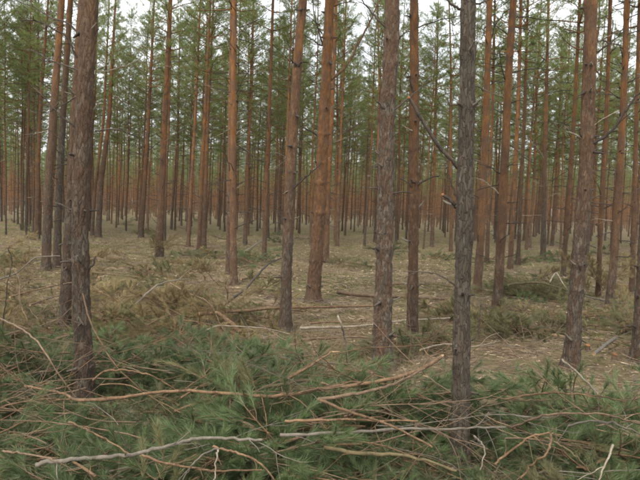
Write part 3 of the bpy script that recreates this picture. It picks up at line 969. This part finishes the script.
PROTOS = []
for i in range(9):
    st, ne = bough_proto(i, L=rng.uniform(.65, 1.25), spread=rng.uniform(.34, .52))
    sm = st.mesh("stem", [M_LIMB_TAN if i % 3 else M_LIMB_BROWN], smooth=True)
    nm = ne.mesh("needles", [M_BOUGH])
    old = nm.copy(); old.materials.clear(); old.materials.append(M_BOUGH_OLD)
    olv = nm.copy(); olv.materials.clear(); olv.materials.append(M_BOUGH_OLIVE)
    PROTOS.append((sm, nm, old, olv))

def place_bough(x, y, z, yaw, tilt, roll, s, kind, label, group, name):
    sm, nm, old, olv = PROTOS[rng.integers(0, len(PROTOS))]
    root = link_obj(name, None, loc=(x, y, z), rot=Euler((roll, tilt, yaw), 'XYZ'), scale=s)
    root.empty_display_size = .1
    tag(root, label, "pine bough", group)
    link_obj("stem", sm, root)
    link_obj("needles", {'green': nm, 'old': old, 'olive': olv}[kind], root)
    return root

def pile_h(x, y):
    """height of the foreground heap"""
    h = .24 * np.clip((y - 2.7) / .9, 0, 1) * np.clip((6.8 - y) / 1.0, 0.25, 1)
    return h * (.45 + .95 * float(vnoise(x * .9, y * .9, 11)))

HEAPS = {
 'fore_mid': ("green pine bough in the heap between the scaly and kinked pines", "green boughs heaped between the scaly and kinked pines"),
 'fore_left': ("fresh green pine bough in the heap round the thick scaly pine", "green boughs heaped round the scaly pine"),
 'fore_right': ("fresh blue-green pine bough in the heap beside the nearest dark pine", "green boughs heaped beside the nearest dark pine"),
}
def region_of(x, y):
    px = x / y * F_PX + 320
    return 'fore_left' if px < 130 else ('fore_mid' if px < 450 else 'fore_right')

def deep(y):
    return "front" if y < 3.9 else ("middle" if y < 4.9 else "far side")

def back_edge(px):
    # ground distance at which the heap ends, by direction
    return np.interp(px, [-60, 80, 200, 320, 345, 380, 450, 480, 560, 640, 720], [7.2, 6.7, 6.3, 6.1, 5.3, 4.75, 4.65, 4.75, 5.0, 5.3, 5.4])

cnt = 0; tries = 0
while cnt < 292 and tries < 6000:
    tries += 1
    y = rng.uniform(2.95, 7.5)
    x = rng.uniform(-.66, .66) * y
    px = x / y * F_PX + 320
    if y > back_edge(px) - .35: continue
    if px < 70 and y < 3.7 and rng.random() < .85: continue   # mossy corner
    if any((x - bx) ** 2 + (y - by) ** 2 < (br + .12) ** 2 for bx, by, br in BASES): continue
    # bare pocket in front of the scaly pine
    H = float(pile_h(x, y)) + .05
    yaw = rng.choice([rng.normal(0, .6), PI + rng.normal(0, .6), rng.uniform(-PI, PI)])
    mx_, my_ = x + math.cos(yaw) * .42, y + math.sin(yaw) * .42
    skip = low = False
    for bx, by, br in BASES[:9]:
        for (qx, qy) in ((mx_, my_), (x, y), (x + math.cos(yaw) * .85, y + math.sin(yaw) * .85)):
            off = abs(qx - bx * qy / by)
            if by - .55 < qy < by + .12 and off < .17: skip = True
            if by - 1.2 < qy < by + .25 and off < .38: low = True
    if skip: continue
    if low: H *= .2
    z = g1(x, y) + H * rng.uniform(.08, 1.0)
    rk = region_of(x, y)
    kind = 'green' if rng.random() > .10 else 'olive'
    place_bough(x, y, z, yaw, rng.normal() * .13 + .05, rng.normal() * .4, rng.uniform(.8, 1.18) * (.65 if low else 1), kind, HEAPS[rk][0].replace('in the heap', 'in the ' + deep(y) + ' of the heap'), deep(y) + " of the " + HEAPS[rk][1], "pine_bough")
    cnt += 1

# brown brush: (pixel x range, ground pixel y range, count, height, kinds, label, group, name)
BR_AREAS = [
 (-30, 215, 258, 350, 125, .34, ('old', 'old', 'olive'), "withered brown pine bough in the wide brush bank WHERE", "brown boughs of the wide brush bank"),
 (150, 275, 275, 330, 22, .18, ('old', 'olive'), "withered brown pine bough in the low brush before the slim grey and orange pine", "brown boughs of the low brush in the clearing"),
 (455, 560, 314, 332, 24, .12, ('olive', 'old', 'olive'), "fading olive pine bough in the low bank beside the sturdy orange pine", "olive boughs of the low bank"),
 (505, 570, 288, 303, 12, .22, ('olive', 'old'), "fading olive pine bough under the bent pale stick", "boughs under the bent pale stick"),
 (590, 665, 312, 345, 20, .16, ('olive', 'old', 'olive'), "fading pine bough in the tangle in front of the reddish pine", "boughs in front of the reddish pine"),
]
for (x0, x1, y0, y1, n, H, kinds, lab, grp) in BR_AREAS:
    for i in range(n):
        px, py = rng.uniform(x0, x1), rng.uniform(y0, y1)
        g = at_z(px, py, 0)
        if any((g.x - bx) ** 2 + (g.y - by) ** 2 < (br + .12) ** 2 for bx, by, br in BASES): continue
        z = g1(g.x, g.y) + H * rng.random() * float(vnoise(g.x * .8, g.y * .8, 21) * .9 + .35)
        w_ = "near the left edge" if px < 45 else ("behind the scaly pine" if px < 110 else "near the bright orange pine" if py < 300 else "beside the bleached dead branch")
        grp2 = grp + (" " + w_ if "WHERE" in lab else "")
        place_bough(g.x, g.y, z, rng.uniform(-PI, PI), rng.normal() * .17 + .03, rng.normal() * .4, rng.uniform(.75, 1.15), kinds[rng.integers(0, len(kinds))], lab.replace('WHERE', w_), grp2, "withered_bough")
# boughs hanging against stems
for (k, px, py, n, kind, lab) in [('AB', 599, 292, 5, 'old', "dry golden-brown bough hanging against the slim pine near the reddish pine"),
                                  ('I', 161, 260, 3, 'old', "dry golden-brown bough leaning on the foot of the bright orange pine")]:
    b, r0 = tree_positions[k]
    for i in range(n):
        place_bough(b.x + rng.normal() * .1, b.y - .18 + rng.normal() * .06, b.z + .05 + rng.uniform(0, .25), rng.uniform(-PI, PI), -1.1 + rng.normal() * .2, rng.normal() * .5,
                    rng.uniform(.85, 1.15) * (.7 if k == 'I' else 1), kind, lab, lab.split(' bough')[0] + " boughs", "withered_bough")
# scattered green boughs farther back
SC = [(130, 222, 5), (190, 222, 7), (205, 258, 5), (235, 262, 4), (340, 270, 4), (253, 268, 3), (520, 300, 7), (550, 305, 6), (435, 258, 4), (385, 252, 5), (505, 262, 4),
      (150, 235, 5), (560, 262, 4), (20, 228, 5), (290, 238, 4), (460, 350, 4), (620, 260, 4), (425, 350, 2)]
for (px, py, n) in SC:
    for i in range(n):
        g = at_z(px + rng.normal() * 9, py + rng.normal() * 2.5, 0)
        place_bough(g.x, g.y, g1(g.x, g.y) + rng.uniform(.02, .12), rng.uniform(-PI, PI), rng.normal() * .15, rng.normal() * .3, rng.uniform(.8, 1.3), 'green' if rng.random() < .35 else 'olive',
                    "small green pine bough lying scattered on the open floor beyond the clearing", "green boughs scattered on the forest floor", "scattered_bough")


# ------------------------------------------------------------------ traced sticks and poles
def stick(name, trk, wpx, z, mat, label, cut=0, twigs=3, zoff=None, cat="branch", taper=.55, grp=None, vplane=False):
    """trk: pixel track; z: height above the ground plane (number or one per point)"""
    n = len(trk)
    zs = [q + (.09 if trk[0][1] > 345 else .02) for q in (z if hasattr(z, '__len__') else [z] * n)]
    if vplane:
        Y = at_z(trk[0][0], trk[0][1], zs[0]).y
        L = [at_y(px, py, Y + .05 * i) for i, (px, py) in enumerate(trk)]
    else:
        L = [at_z(px, py, zz) for (px, py), zz in zip(trk, zs)]
    P = smooth_poly([(a.x, a.y, a.z) for a in L], 5 * n)
    P[1:-1] += rng.normal(size=P[1:-1].shape) * .0025
    org = P[0].copy(); dist = float(np.mean(P[:, 1]))
    P = P - org
    r = wpx * .5 / F_PX * dist
    ln = np.linalg.norm(np.diff(P, axis=0), axis=1).sum()
    rad = np.linspace(r * 1.1, r * taper * 1.1, len(P)) * (1 + .06 * rng.normal(size=len(P)))
    if taper > 1: rad = np.linspace(r * .6, r * 1.1, len(P))
    mb = MB()
    mb.tube(P, rad, 8, mat=0, capmat=1)
    if cut:
        for (e, dd, rr) in ((P[-1], P[-1] - P[-2], rad[-1]),) if cut == 1 else ((P[0], P[0] - P[1], rad[0]),):
            dd = dd / np.linalg.norm(dd)
            mb.tube(np.array([e - dd * .002, e + dd * .02, e + dd * .06]), np.array([rr * .97, rr * .8, rr * .25]), 6, mat=1)
    o = link_obj(name, mb.mesh(name, [mat, M_CUT], smooth=True), loc=org)
    tag(o, label, cat, grp)
    for q in range(twigs):
        i = rng.integers(1, len(P) - 2)
        dd = P[i + 1] - P[i - 1]; dd = dd / (np.linalg.norm(dd) + 1e-9)
        dd = dd + rng.normal(size=3) * np.array([.6, .6, .35]) + np.array([0, 0, .12])
        tw = MB()
        pts = crooked(P[i], dd, min(.6, ln * rng.uniform(.1, .3)), 8, .13, droop=-.01)
        tw.tube(pts, np.linspace(max(.0025, rad[i] * .38), .0014, 8), 5)
        if rng.random() < .6:
            j = rng.integers(2, 6)
            tw.tube(crooked(pts[j], dd + rng.normal(size=3) * .7, .15, 5, .15), np.linspace(.0018, .001, 5), 4)
        link_obj("side_twig", tw.mesh("side_twig", [mat], smooth=True), o)
    return o

G, TN, OL, BN, PL, DK = M_LIMB_GREY, M_LIMB_TAN, M_LIMB_OLIVE, M_LIMB_BROWN, M_TWIG_PALE, M_TWIG_DARK
stick("fallen_limb", [(25,386),(60,393),(76,400),(100,400),(125,397),(160,392),(185,391),(220,393),(255,396),(290,395),(320,389),(345,386),(370,383),(400,377),(425,367),(441,357)], 4.0,
      [.26,.28,.3,.31,.32,.33,.34,.34,.34,.35,.37,.38,.4,.42,.44,.46], TN, "long curved tan limb with a snapped pale end lying across the green heap", cut=1, twigs=9, taper=1.2)
stick("fallen_limb", [(318,399),(345,396),(365,392),(385,387),(405,379),(428,366)], 3.4, [.36,.38,.4,.41,.42,.44], BN, "short tan limb lying close against the snapped end of the long curved limb", twigs=3)
stick("fallen_pole", [(36,465),(50,462),(90,458),(120,456),(142,453),(160,448),(190,440),(215,438),(240,439),(262,440)], 4.6, [.2,.22,.26,.29,.31,.33,.35,.36,.37,.38], G,
      "smooth grey bent pole with a reddish node, frontmost on the green heap", twigs=5)
stick("bare_branch", [(142,455),(165,463),(200,469),(235,471),(262,470)], 2.6, [.31,.3,.3,.3,.3], TN, "thin tan branch running low beneath the bent grey pole", twigs=3)
stick("bare_branch", [(213,447),(235,452),(255,460),(264,467),(274,480)], 2.6, [.38,.42,.42,.4,.34], TN, "tan branch arching down before the end of the grey pole", twigs=2)
stick("bare_branch", [(219,449),(204,454),(192,465),(183,480)], 2.0, [.4,.42,.38,.3], G, "grey arched twig meeting the tan arching branch", twigs=1)
stick("bare_branch", [(218,450),(216,462),(214,482)], 1.8, [.42,.4,.36], PL, "short upright whitish twig before the grey pole's end", twigs=0)
stick("bare_branch", [(-4,317),(20,328),(40,345),(55,368),(75,397)], 2.0, [.45,.6,.62,.5,.3], BN, "long arching brown twig bending down to the scaly pine's foot", twigs=1)
stick("bare_branch", [(64,284),(74,283),(82,292),(90,320),(108,355),(128,378),(147,394)], 1.8, [.75,.85,.88,.75,.55,.42,.3], TN, "tall thin arched twig crossing in front of the thick scaly pine", twigs=1)
stick("bare_branch", [(93,380),(103,372),(118,370),(140,372),(160,380),(178,391)], 2.0, [.36,.42,.46,.46,.4,.32], TN, "tan hoop-shaped branch rising above the long curved limb", twigs=2)
stick("bare_branch", [(284,381),(296,374),(312,364),(332,352)], 3.2, [.34,.4,.46,.52], TN, "short straight tan branch slanting up from the middle of the heap", cut=1, twigs=2)
stick("bare_branch", [(262,388),(285,384),(305,380),(322,383)], 3.4, [.3,.33,.35,.35], OL, "short limb with a pale sawn end beside the long curved limb", cut=1, twigs=1, taper=.9)
stick("bare_branch", [(320,400),(350,412),(375,420),(400,430),(432,447)], 3.2, [.4,.42,.43,.43,.4], TN, "reddish-tan branch slanting down towards the foot of the nearest dark pine", twigs=3)
stick("bare_branch", [(285,421),(320,420),(360,420),(418,421)], 2.8, [.36,.38,.38,.36], TN, "straight tan branch lying level in the middle of the heap", twigs=2)
stick("fallen_pole", [(280,435),(340,433),(400,429),(450,429),(505,427)], 3.4, [.3,.32,.33,.33,.3], G, "long thin grey pole passing behind the nearest dark pine", twigs=3)
stick("fallen_pole", [(325,447),(360,453),(400,455),(430,462),(456,471)], 4.2, [.26,.28,.28,.26,.22], OL, "mossy olive pole low in the heap by the nearest dark pine's foot", twigs=4)
stick("bare_branch", [(512,428),(530,420),(555,414),(600,414),(622,419),(648,427)], 2.4, [.3,.4,.46,.48,.46,.4], BN, "long brown arched branch across the blue-green boughs", twigs=4)
stick("bare_branch", [(568,426),(590,421),(610,423),(630,429),(650,440)], 2.0, [.36,.42,.43,.42,.36], G, "grey arched branch just below the long brown arched one", twigs=2)
stick("bare_branch", [(495,464),(515,448),(530,437),(545,433),(561,435)], 2.4, [.28,.36,.42,.44,.42], TN, "tan curved branch rising from the foot of the nearest dark pine", twigs=2)
stick("bare_branch", [(551,434),(551,443),(545,455),(530,465),(521,478)], 2.4, [.44,.44,.42,.36,.3], TN, "hooked tan branch curling down among the blue-green boughs", twigs=1)
stick("bare_branch", [(545,438),(563,446),(578,458),(592,475)], 2.2, [.42,.42,.38,.3], OL, "olive branch slanting down past the hooked tan branch", twigs=2)
stick("bare_branch", [(613,445),(607,460),(599,480)], 2.4, [.42,.4,.34], PL, "pale straight stick poking up in the bottom right boughs", twigs=1)
stick("bare_branch", [(562,359),(580,375),(598,394)], 2.2, [.5,.42,.36], PL, "pale straight stick slanting below the antler-branched pine", twigs=1)
stick("bare_branch", [(-5,436),(25,434),(57,427)], 3.0, [.08,.12,.18], OL, "yellowish branch lying in the mossy bottom left corner", twigs=2)
stick("bare_branch", [(3,451),(25,454),(52,459)], 2.4, [.14,.2,.24], BN, "brown stick reaching from the mossy corner to the grey pole", twigs=2)
stick("bare_branch", [(69,422),(90,431),(110,441),(128,453)], 2.2, [.28,.34,.36,.34], TN, "thin tan stick slanting onto the bent grey pole", twigs=1)
stick("bare_branch", [(338,316),(342,326),(346,345),(347,363)], 1.8, [.8,.75,.55,.3], PL, "pale upright forked twig standing in the heap before the kinked pine", twigs=1)
stick("bare_branch", [(505,399),(530,395),(560,393),(600,396),(625,402)], 2.0, [.34,.4,.44,.42,.36], TN, "level tan branch at the back of the blue-green boughs", twigs=4)
stick("bare_branch", [(478,394),(505,399),(530,401),(550,400)], 2.0, [.3,.34,.34,.3], OL, "olive branch half sunk in the boughs beyond the nearest dark pine", twigs=2)
stick("bare_branch", [(474,436),(485,449),(480,470)], 2.0, [.3,.36,.3], PL, "pale bent twig at the foot of the nearest dark pine", twigs=1)
# middle ground
stick("fallen_pole", [(338,292),(352,294),(375,296),(412,297),(446,299)], 3.8, [.04,.05,.05,.05,.05], BN, "split dark log with a pale edge lying behind the stout kinked pine", cut=2, twigs=1)
stick("fallen_pole", [(199,314),(240,311),(280,308),(330,307),(378,306)], 3.0, [.2,.2,.18,.14,.1], TN, "long straight pale tan pole lying behind the slim grey and orange pine", twigs=2)
stick("fallen_pole", [(300,328),(340,327),(372,325),(400,321),(452,318)], 2.6, [.1,.1,.1,.1,.1], PL, "pale grey pole lying across the bare ground behind the pinkish pine", twigs=2)
stick("fallen_pole", [(310,323),(340,322),(380,321)], 1.8, [.06,.06,.06], TN, "thin pole close behind the grey one on the bare ground", twigs=1)
stick("bare_branch", [(205,331),(219,326),(250,327),(268,329),(290,334)], 1.6, [.2,.22,.2,.18,.16], PL, "thin pale bent stick in front of the long straight tan pole", twigs=3)
stick("fallen_limb", [(240,333),(232,324),(218,313)], 4.4, [.06,.14,.22], TN, "short stout tan offcut tilted against the brush", cut=1, twigs=0, taper=.9)
stick("bare_branch", [(226,303),(236,296),(246,288),(262,270),(270,263),(284,257)], 2.2, [.1,.2,.3,.5,.55,.6], DK, "dark curved branch leaning up against the slim grey and orange pine", twigs=2)
stick("bare_branch", [(136,304),(145,295),(158,285),(172,281),(189,279)], 2.0, [.35,.45,.5,.5,.48], PL, "bleached white dead branch lying on top of the brown brush bank", twigs=5)
stick("bare_branch", [(170,283),(185,292),(205,300),(216,312)], 1.7, [.5,.42,.35,.2], BN, "brown forked branch trailing from the bleached white branch", twigs=4)
stick("bare_branch", [(244,252),(252,247),(262,240)], 1.8, [.04,.1,.2], PL, "short white stick standing out on the floor beyond the clearing", twigs=1)
stick("bare_branch", [(508,285),(522,283),(540,283),(556,287),(568,291)], 2.2, [.3,.34,.36,.32,.24], OL, "bent pale olive stick on the brush behind the antler-branched pine", twigs=2)
stick("bare_branch", [(550,282),(556,273),(562,282),(567,290)], 1.6, [.36,.5,.4,.26], PL, "crooked white twig standing on the bent olive stick", twigs=1)
stick("fallen_pole", [(596,284),(615,285),(645,286)], 2.4, [.1,.1,.1], TN, "tan pole lying behind the reddish pine", twigs=1)
stick("fallen_pole", [(548,289),(580,295),(612,302),(640,303)], 1.9, [.1,.1,.1,.08], G, "grey pole running behind the antler-branched pine", twigs=1)
stick("fallen_limb", [(594,354),(604,346),(615,338)], 3.6, [.06,.06,.06], G, "flat grey split piece of wood lying before the reddish pine", twigs=0, taper=.9)
stick("bare_branch", [(0,187 + 92),(18,272),(35,258),(60,256)], 1.6, [.4,.6,.8,.85], G, "grey forked dead branch rising from the brush near the left edge", twigs=4)
stick("bare_branch", [(2,330),(6,298),(7,284),(12,262),(8,247)], 1.5, [.3,.75,.9,1.1,1.25], PL, "pale upright twig rising from the brush at the left edge", twigs=2)
stick("fallen_pole", [(88,272),(110,274),(138,277)], 1.8, [.25,.25,.25], OL, "yellowish thin pole lying in the brush behind the scaly pine", twigs=0)
stick("fallen_pole", [(10,297),(35,290),(62,284)], 1.9, [.3,.32,.34], TN, "tan thin pole slanting in the brush near the left edge", twigs=1)
stick("fallen_pole", [(30,305),(50,298),(66,294)], 1.9, [.25,.27,.3], BN, "brown thin pole lying below the tan one in the left brush", twigs=1)
stick("fallen_pole", [(241,279),(262,277),(276,280)], 2.0, [.05,.05,.05], TN, "short brown log beyond the dark curved branch", twigs=1)

stick("fallen_pole", [(350,262),(372,266),(398,268)], 1.8, [.06,.06,.06], BN, "reddish brown thin pole lying far back beyond the split dark log", twigs=1)
stick("fallen_pole", [(393,284),(425,284),(455,287)], 2.0, [.05,.05,.05], TN, "thin pole lying just beyond the split dark log, behind the nearest dark pine", twigs=1)
stick("fallen_pole", [(300,340),(350,337),(385,338),(430,333)], 2.4, [.07,.07,.07,.07], BN, "brown pole lying on bare ground at the far edge of the green heap", twigs=2)
stick("bare_branch", [(420,350),(445,344),(470,347),(500,341)], 1.8, [.08,.1,.1,.07], PL, "pale thin branch on bare ground between the nearest dark pine and the leaning reddish pine", twigs=2)

# random thin bare branches over the heap and the floor
def rand_branch_mesh(L, r, mat, forks=4):
    mb = MB()
    pts = crooked((0, 0, 0), (1, 0, .12), L, 12, .10, droop=-.012)
    mb.tube(pts, np.linspace(r, r * .35, 12), 6)
    for q in range(forks):
        i = rng.integers(2, 10)
        dd = pts[i + 1] - pts[i]; dd = dd / np.linalg.norm(dd) + rng.normal(size=3) * np.array([.5, .6, .3])
        p2 = crooked(pts[i], dd, L * rng.uniform(.2, .5), 8, .13)
        mb.tube(p2, np.linspace(r * .5, r * .18, 8), 4)
        if rng.random() < .7:
            j = rng.integers(2, 6)
            mb.tube(crooked(p2[j], dd + rng.normal(size=3) * .6, L * .18, 5, .15), np.linspace(r * .3, r * .15, 5), 3)
    return mb.mesh("bare_branch", [mat], smooth=True)
RB = [rand_branch_mesh(rng.uniform(.6, 1.3), rng.uniform(.0028, .0065), m, int(rng.integers(4, 9))) for m in (TN, BN, G, BN, OL, BN, BN, G, BN, TN, BN, G, BN)]
n = 0
while n < 165:
    y = rng.uniform(3.1, 7.0); x = rng.uniform(-.62, .62) * y
    px = x / y * F_PX + 320
    if y > back_edge(px): continue
    if any((x - bx) ** 2 + (y - by) ** 2 < (br + .1) ** 2 for bx, by, br in BASES): continue
    z = g1(x, y) + pile_h(x, y) * rng.uniform(.6, 1.3) + .09
    o = link_obj("bare_branch", RB[rng.integers(0, len(RB))], loc=(x, y, z), rot=(rng.normal() * .8, rng.normal() * .18, rng.choice([rng.normal(0, .6), PI + rng.normal(0, .6), rng.uniform(-PI, PI)])), scale=rng.uniform(.7, 1.2))
    rk = region_of(x, y)
    w_ = {'fore_left': "round the foot of the scaly pine", 'fore_mid': "between the scaly and kinked pines", 'fore_right': "beside the nearest dark pine"}[rk]
    tag(o, "thin bare forked branch tangled in the green heap " + w_, "branch", "bare branches tangled in the heap " + w_)
    n += 1
n = 0
while n < 110:
    px, py = rng.uniform(-20, 660), 236 + rng.random() ** .8 * 125
    g = at_z(px, py, 0)
    if any((g.x - bx) ** 2 + (g.y - by) ** 2 < (br + .1) ** 2 for bx, by, br in BASES): continue
    inb = px < 225 and py > 255
    o = link_obj("fallen_branch", RB[rng.integers(0, len(RB))], loc=(g.x, g.y, g1(g.x, g.y) + .02 + (.3 * rng.random() if inb else .02)), rot=(rng.normal() * .8, rng.normal() * .1 - (.2 if inb else 0), rng.uniform(-PI, PI)), scale=rng.uniform(.7, 1.5))
    if inb:
        tag(o, "thin dead branch sticking out of the wide brown brush bank", "branch", "dead branches in the brown brush bank")
    else:
        tag(o, "thin fallen dead branch lying on the open forest floor of the clearing", "branch", "fallen branches on the open floor")
    n += 1

# small cut stumps with orange tops, pale offcuts
for (px, py, lab) in [(587, 351, "small fresh stump with an orange top beside the antler-branched pine"), (614, 360, "small fresh stump with an orange top near the dark pine foot at the edge"), (297, 268, "little dark cut stump on the floor before the thick flared pine")]:
    g = at_z(px, py, 0); z = g1(g.x, g.y)
    r = .028; h = .075
    root = link_obj("tree_stump", None, loc=(g.x, g.y, z)); tag(root, lab, "stump")
    mb = MB(); pts = np.array([[0, 0, -.04], [0, 0, .02], [.004, 0, h]])
    mb.tube(pts, (r * 1.5, r * 1.1, r), 12)
    link_obj("bark", mb.mesh("bark", [M_LIMB_BROWN], smooth=True), root)
    mb = MB(); mb.tube(np.array([[.004, 0, h - .004], [.006, -.006, h + .012]]), (r * .93, r * .9), 12)
    link_obj("cut_face", mb.mesh("cut_face", [M_CUT_ORANGE]), root)
def chunk(px, py, L, W, H, mat, lab, rz, z=.03, name="wood_chip"):
    g = at_z(px, py, 0)
    v = np.array([[x * L, y * W, zz * H] for zz in (-.5, .5) for (x, y) in ((-.5, -.35), (-.2, -.5), (.5, -.3), (.42, .4), (-.1, .5), (-.5, .25))]) * (1 + .1 * rng.normal(size=(12, 3)))
    q = [(i, (i + 1) % 6, 6 + (i + 1) % 6, 6 + i) for i in range(6)]
    q += [(6, 7, 8, 9), (6, 9, 10, 11), (0, 3, 2, 1), (0, 5, 4, 3)]
    mb = MB(); mb.add(v, q=q)
    o = link_obj(name, mb.mesh(name, [mat]), loc=(g.x, g.y, g1(g.x, g.y) + z), rot=(rng.normal() * .2, rng.normal() * .2, rz))
    tag(o, lab, "wood chip")
chunk(107, 293, .10, .05, .03, M_TWIG_PALE, "small white chip of wood on the moss beside the scaly pine", .4, .05)
chunk(558, 337, .16, .07, .03, M_CUT, "pale tan slab of split wood before the antler-branched pine", -.6)
chunk(98, 284, .05, .04, .12, M_CUT, "pale splintered stub standing beside the scaly pine", .2, .08)
chunk(92, 279, .04, .03, .07, M_TWIG_PALE, "tiny pale splinter just above the splintered stub", .2, .08)


# ------------------------------------------------------------------ uncountable litter, grass and moss
def scatter_pts(n, r0=3.2, r1=34, pw=1.0):
    u = rng.random(n)
    # density falls with distance: r ~ exp-like
    r = r0 * (r1 / r0) ** (u ** pw)
    a = rng.uniform(-.52, .52, n)
    x = r * np.tan(a) * 1.06; y = r
    return x, y

def litter(name, n, lmin, lmax, wid, mat, label, cat, pw=1.0):
    x, y = scatter_pts(n, pw=pw)
    z = gh(x, y) + .008 + rng.random(n) * .025
    a = rng.random(n) * 2 * PI
    D = np.stack([np.cos(a), np.sin(a), rng.normal(size=n) * .18], 1)
    L = rng.uniform(lmin, lmax, n)[:, None]
    W = wid * rng.uniform(.6, 1.4, n)[:, None] * np.clip(y / 9, .7, 1.6)[:, None]
    S = np.stack([-D[:, 1], D[:, 0], np.zeros(n)], 1)
    U = np.tile([0, 0, 1.0], (n, 1))
    C = np.stack([x, y, z], 1)
    bend = S * rng.normal(size=(n, 1)) * L * .12
    v = np.stack([C - D * L / 2 - S * W / 2, C - D * L / 2 + S * W / 2, C - D * L / 2 + U * W,
                  C + D * L / 2 - S * W / 3 + bend, C + D * L / 2 + S * W / 3 + bend, C + D * L / 2 + U * W * .7 + bend], 1).reshape(-1, 3)
    b = np.arange(n)[:, None] * 6
    t = np.concatenate([b + np.array(f) for f in ((0, 3, 5), (0, 5, 2), (1, 2, 5), (1, 5, 4))])
    mb = MB(); mb.add(v, t=t)
    o = link_obj(name, mb.mesh(name, [mat]))
    tag(o, label, cat, kind='stuff')
litter("twig_litter", 32000, .05, .32, .0055, M_LITTER, "fine broken twigs strewn all over the forest floor", "twig litter")
litter("wood_chips", 5000, .02, .08, .008, M_CHIP, "small pale chips of wood and bark littering the bare ground", "wood chips")
litter("dark_twig_litter", 7000, .05, .35, .005, M_TWIG_DARK, "fine dark twigs and cone scraps among the litter", "twig litter")

def tufts(name, n, blades, hmin, hmax, w, mat, label, cat, seed, thr, spread=.05, box=None):
    x, y = scatter_pts(int(n * 3), 3.1, 45)
    if box:
        x, y = rng.uniform(box[0], box[1], n * 3), rng.uniform(box[2], box[3], n * 3)
    k = vnoise(x * .7, y * .7, seed) * .6 + vnoise(x * 2.3, y * 2.3, seed + 1) * .4 > thr
    x, y = x[k][:n], y[k][:n]
    n = len(x)
    X = np.repeat(x, blades) + rng.normal(size=n * blades) * spread * np.repeat(np.clip(y / 8, 1, 2.5), blades)
    Y = np.repeat(y, blades) + rng.normal(size=n * blades) * spread * np.repeat(np.clip(y / 8, 1, 2.5), blades)
    Z = gh(X, Y) - .004
    D = rng.normal(size=(len(X), 3)) * .55; D[:, 2] = np.abs(D[:, 2]) * .6 + .5
    mb = MB()
    mb.needles(np.stack([X, Y, Z], 1), D, rng.uniform(hmin, hmax, len(X)), w * np.clip(Y / 7, .8, 2.5), 0)
    o = link_obj(name, mb.mesh(name, [mat]))
    tag(o, label, cat, kind='stuff')
tufts("dry_grass", 5000, 14, .05, .17, .004, M_GRASS, "sparse dry yellowish grass on the forest floor", "grass", 31, .5)
tufts("moss", 9000, 16, .015, .05, .010, M_MOSS, "yellow-green moss patches on the forest floor", "moss", 41, .5, .07)


tufts("moss", 1500, 22, .02, .07, .008, M_MOSS, "bright yellow-green moss in the bottom left corner beside the heap", "moss", 41, .0, .05, box=(-2.6, -1.35, 2.9, 4.1))

# broken sprigs filling the heap, past counting
mb = MB(); sg = MB()
cnt = 0
while cnt < 2100:
    y = rng.uniform(3.0, 7.0); x = rng.uniform(-.62, .62) * y
    px = x / y * F_PX + 320
    if y > back_edge(px) - .1 or (px < 70 and y < 3.8): continue
    if any((x - bx) ** 2 + (y - by) ** 2 < (br + .05) ** 2 for bx, by, br in BASES): continue
    nearb = any(abs(x - bx * y / by) < .3 and by - 1.1 < y < by + .2 for bx, by, br in BASES[:9])
    z = g1(x, y) + .03 + rng.random() * float(pile_h(x, y)) * (.2 if nearb else .75)
    a = rng.random() * 2 * PI
    sp = crooked((x, y, z), (math.cos(a), math.sin(a), rng.normal() * .2), rng.uniform(.12, .26), 4, .1)
    sg.tube(sp, np.linspace(.003, .0018, 4), 3, caps=False)
    m = 70
    u = rng.random(m) * 3 * .999; i = u.astype(int); fr = (u - i)[:, None]
    B = sp[i] * (1 - fr) + sp[i + 1] * fr
    D = sp[i + 1] - sp[i]; D /= np.linalg.norm(D, axis=1)[:, None]
    r_ = rng.normal(size=B.shape); r_ -= D * (r_ * D).sum(1)[:, None]; r_ /= np.linalg.norm(r_, axis=1)[:, None] + 1e-9
    mb.needles(B, D + r_ * .55, rng.uniform(.05, .085, m), .0021)
    cnt += 1
tag(link_obj("green_sprigs", mb.mesh("green_sprigs", [M_BOUGH])), "loose broken green sprigs filling the gaps of the cut heap", "pine sprigs", kind='stuff')
tag(link_obj("sprig_stems", sg.mesh("sprig_stems", [M_LIMB_BROWN])), "thin stems of the broken sprigs in the cut heap", "pine sprigs", kind='stuff')
# needles and flakes gathered round the feet of the stems
bb = np.array(BASES); k_ = 260
bx = np.repeat(bb[:, 0], k_); by = np.repeat(bb[:, 1], k_); br = np.repeat(bb[:, 2], k_)
a = rng.random(len(bx)) * 2 * PI; rr = br * 1.25 + np.abs(rng.normal(size=len(bx))) * .10
X = bx + np.cos(a) * rr; Y = by + np.sin(a) * rr
mb = MB()
D = rng.normal(size=(len(X), 3)); D[:, 2] = np.abs(D[:, 2]) * .7 + .1
mb.needles(np.stack([X, Y, gh(X, Y) + .005], 1), D, rng.uniform(.02, .07, len(X)), .009)
tag(link_obj("litter", mb.mesh("litter", [M_LITTER])), "bark flakes and needles gathered round the feet of the pines", "litter", kind='stuff')

# ------------------------------------------------------------------ thin haze volume, added to lighten the far foliage
hz = new_mat("added_haze")
t = NT(hz)
pv = t.n("ShaderNodeVolumePrincipled")
pv.inputs['Color'].default_value = (0.96, 0.97, 0.97, 1)
pv.inputs['Density'].default_value = 0.0003
pv.inputs['Anisotropy'].default_value = 0.2
o = t.n("ShaderNodeOutputMaterial"); t.l(pv.outputs[0], o.inputs['Volume'])
scene.cycles.volume_bounces = 1
mb = MB()
v = [(x, y, z) for z in (-1.6, 16.0) for (x, y) in ((-230, -30), (230, -30), (230, 330), (-230, 330))]
mb.add(v, q=[(3, 2, 1, 0), (4, 5, 6, 7), (0, 1, 5, 4), (1, 2, 6, 5), (2, 3, 7, 6), (3, 0, 4, 7)])
ho = link_obj("haze", mb.mesh("haze", [hz]))
tag(ho, "thin pale haze added between the far pine stems", "haze", kind='stuff')
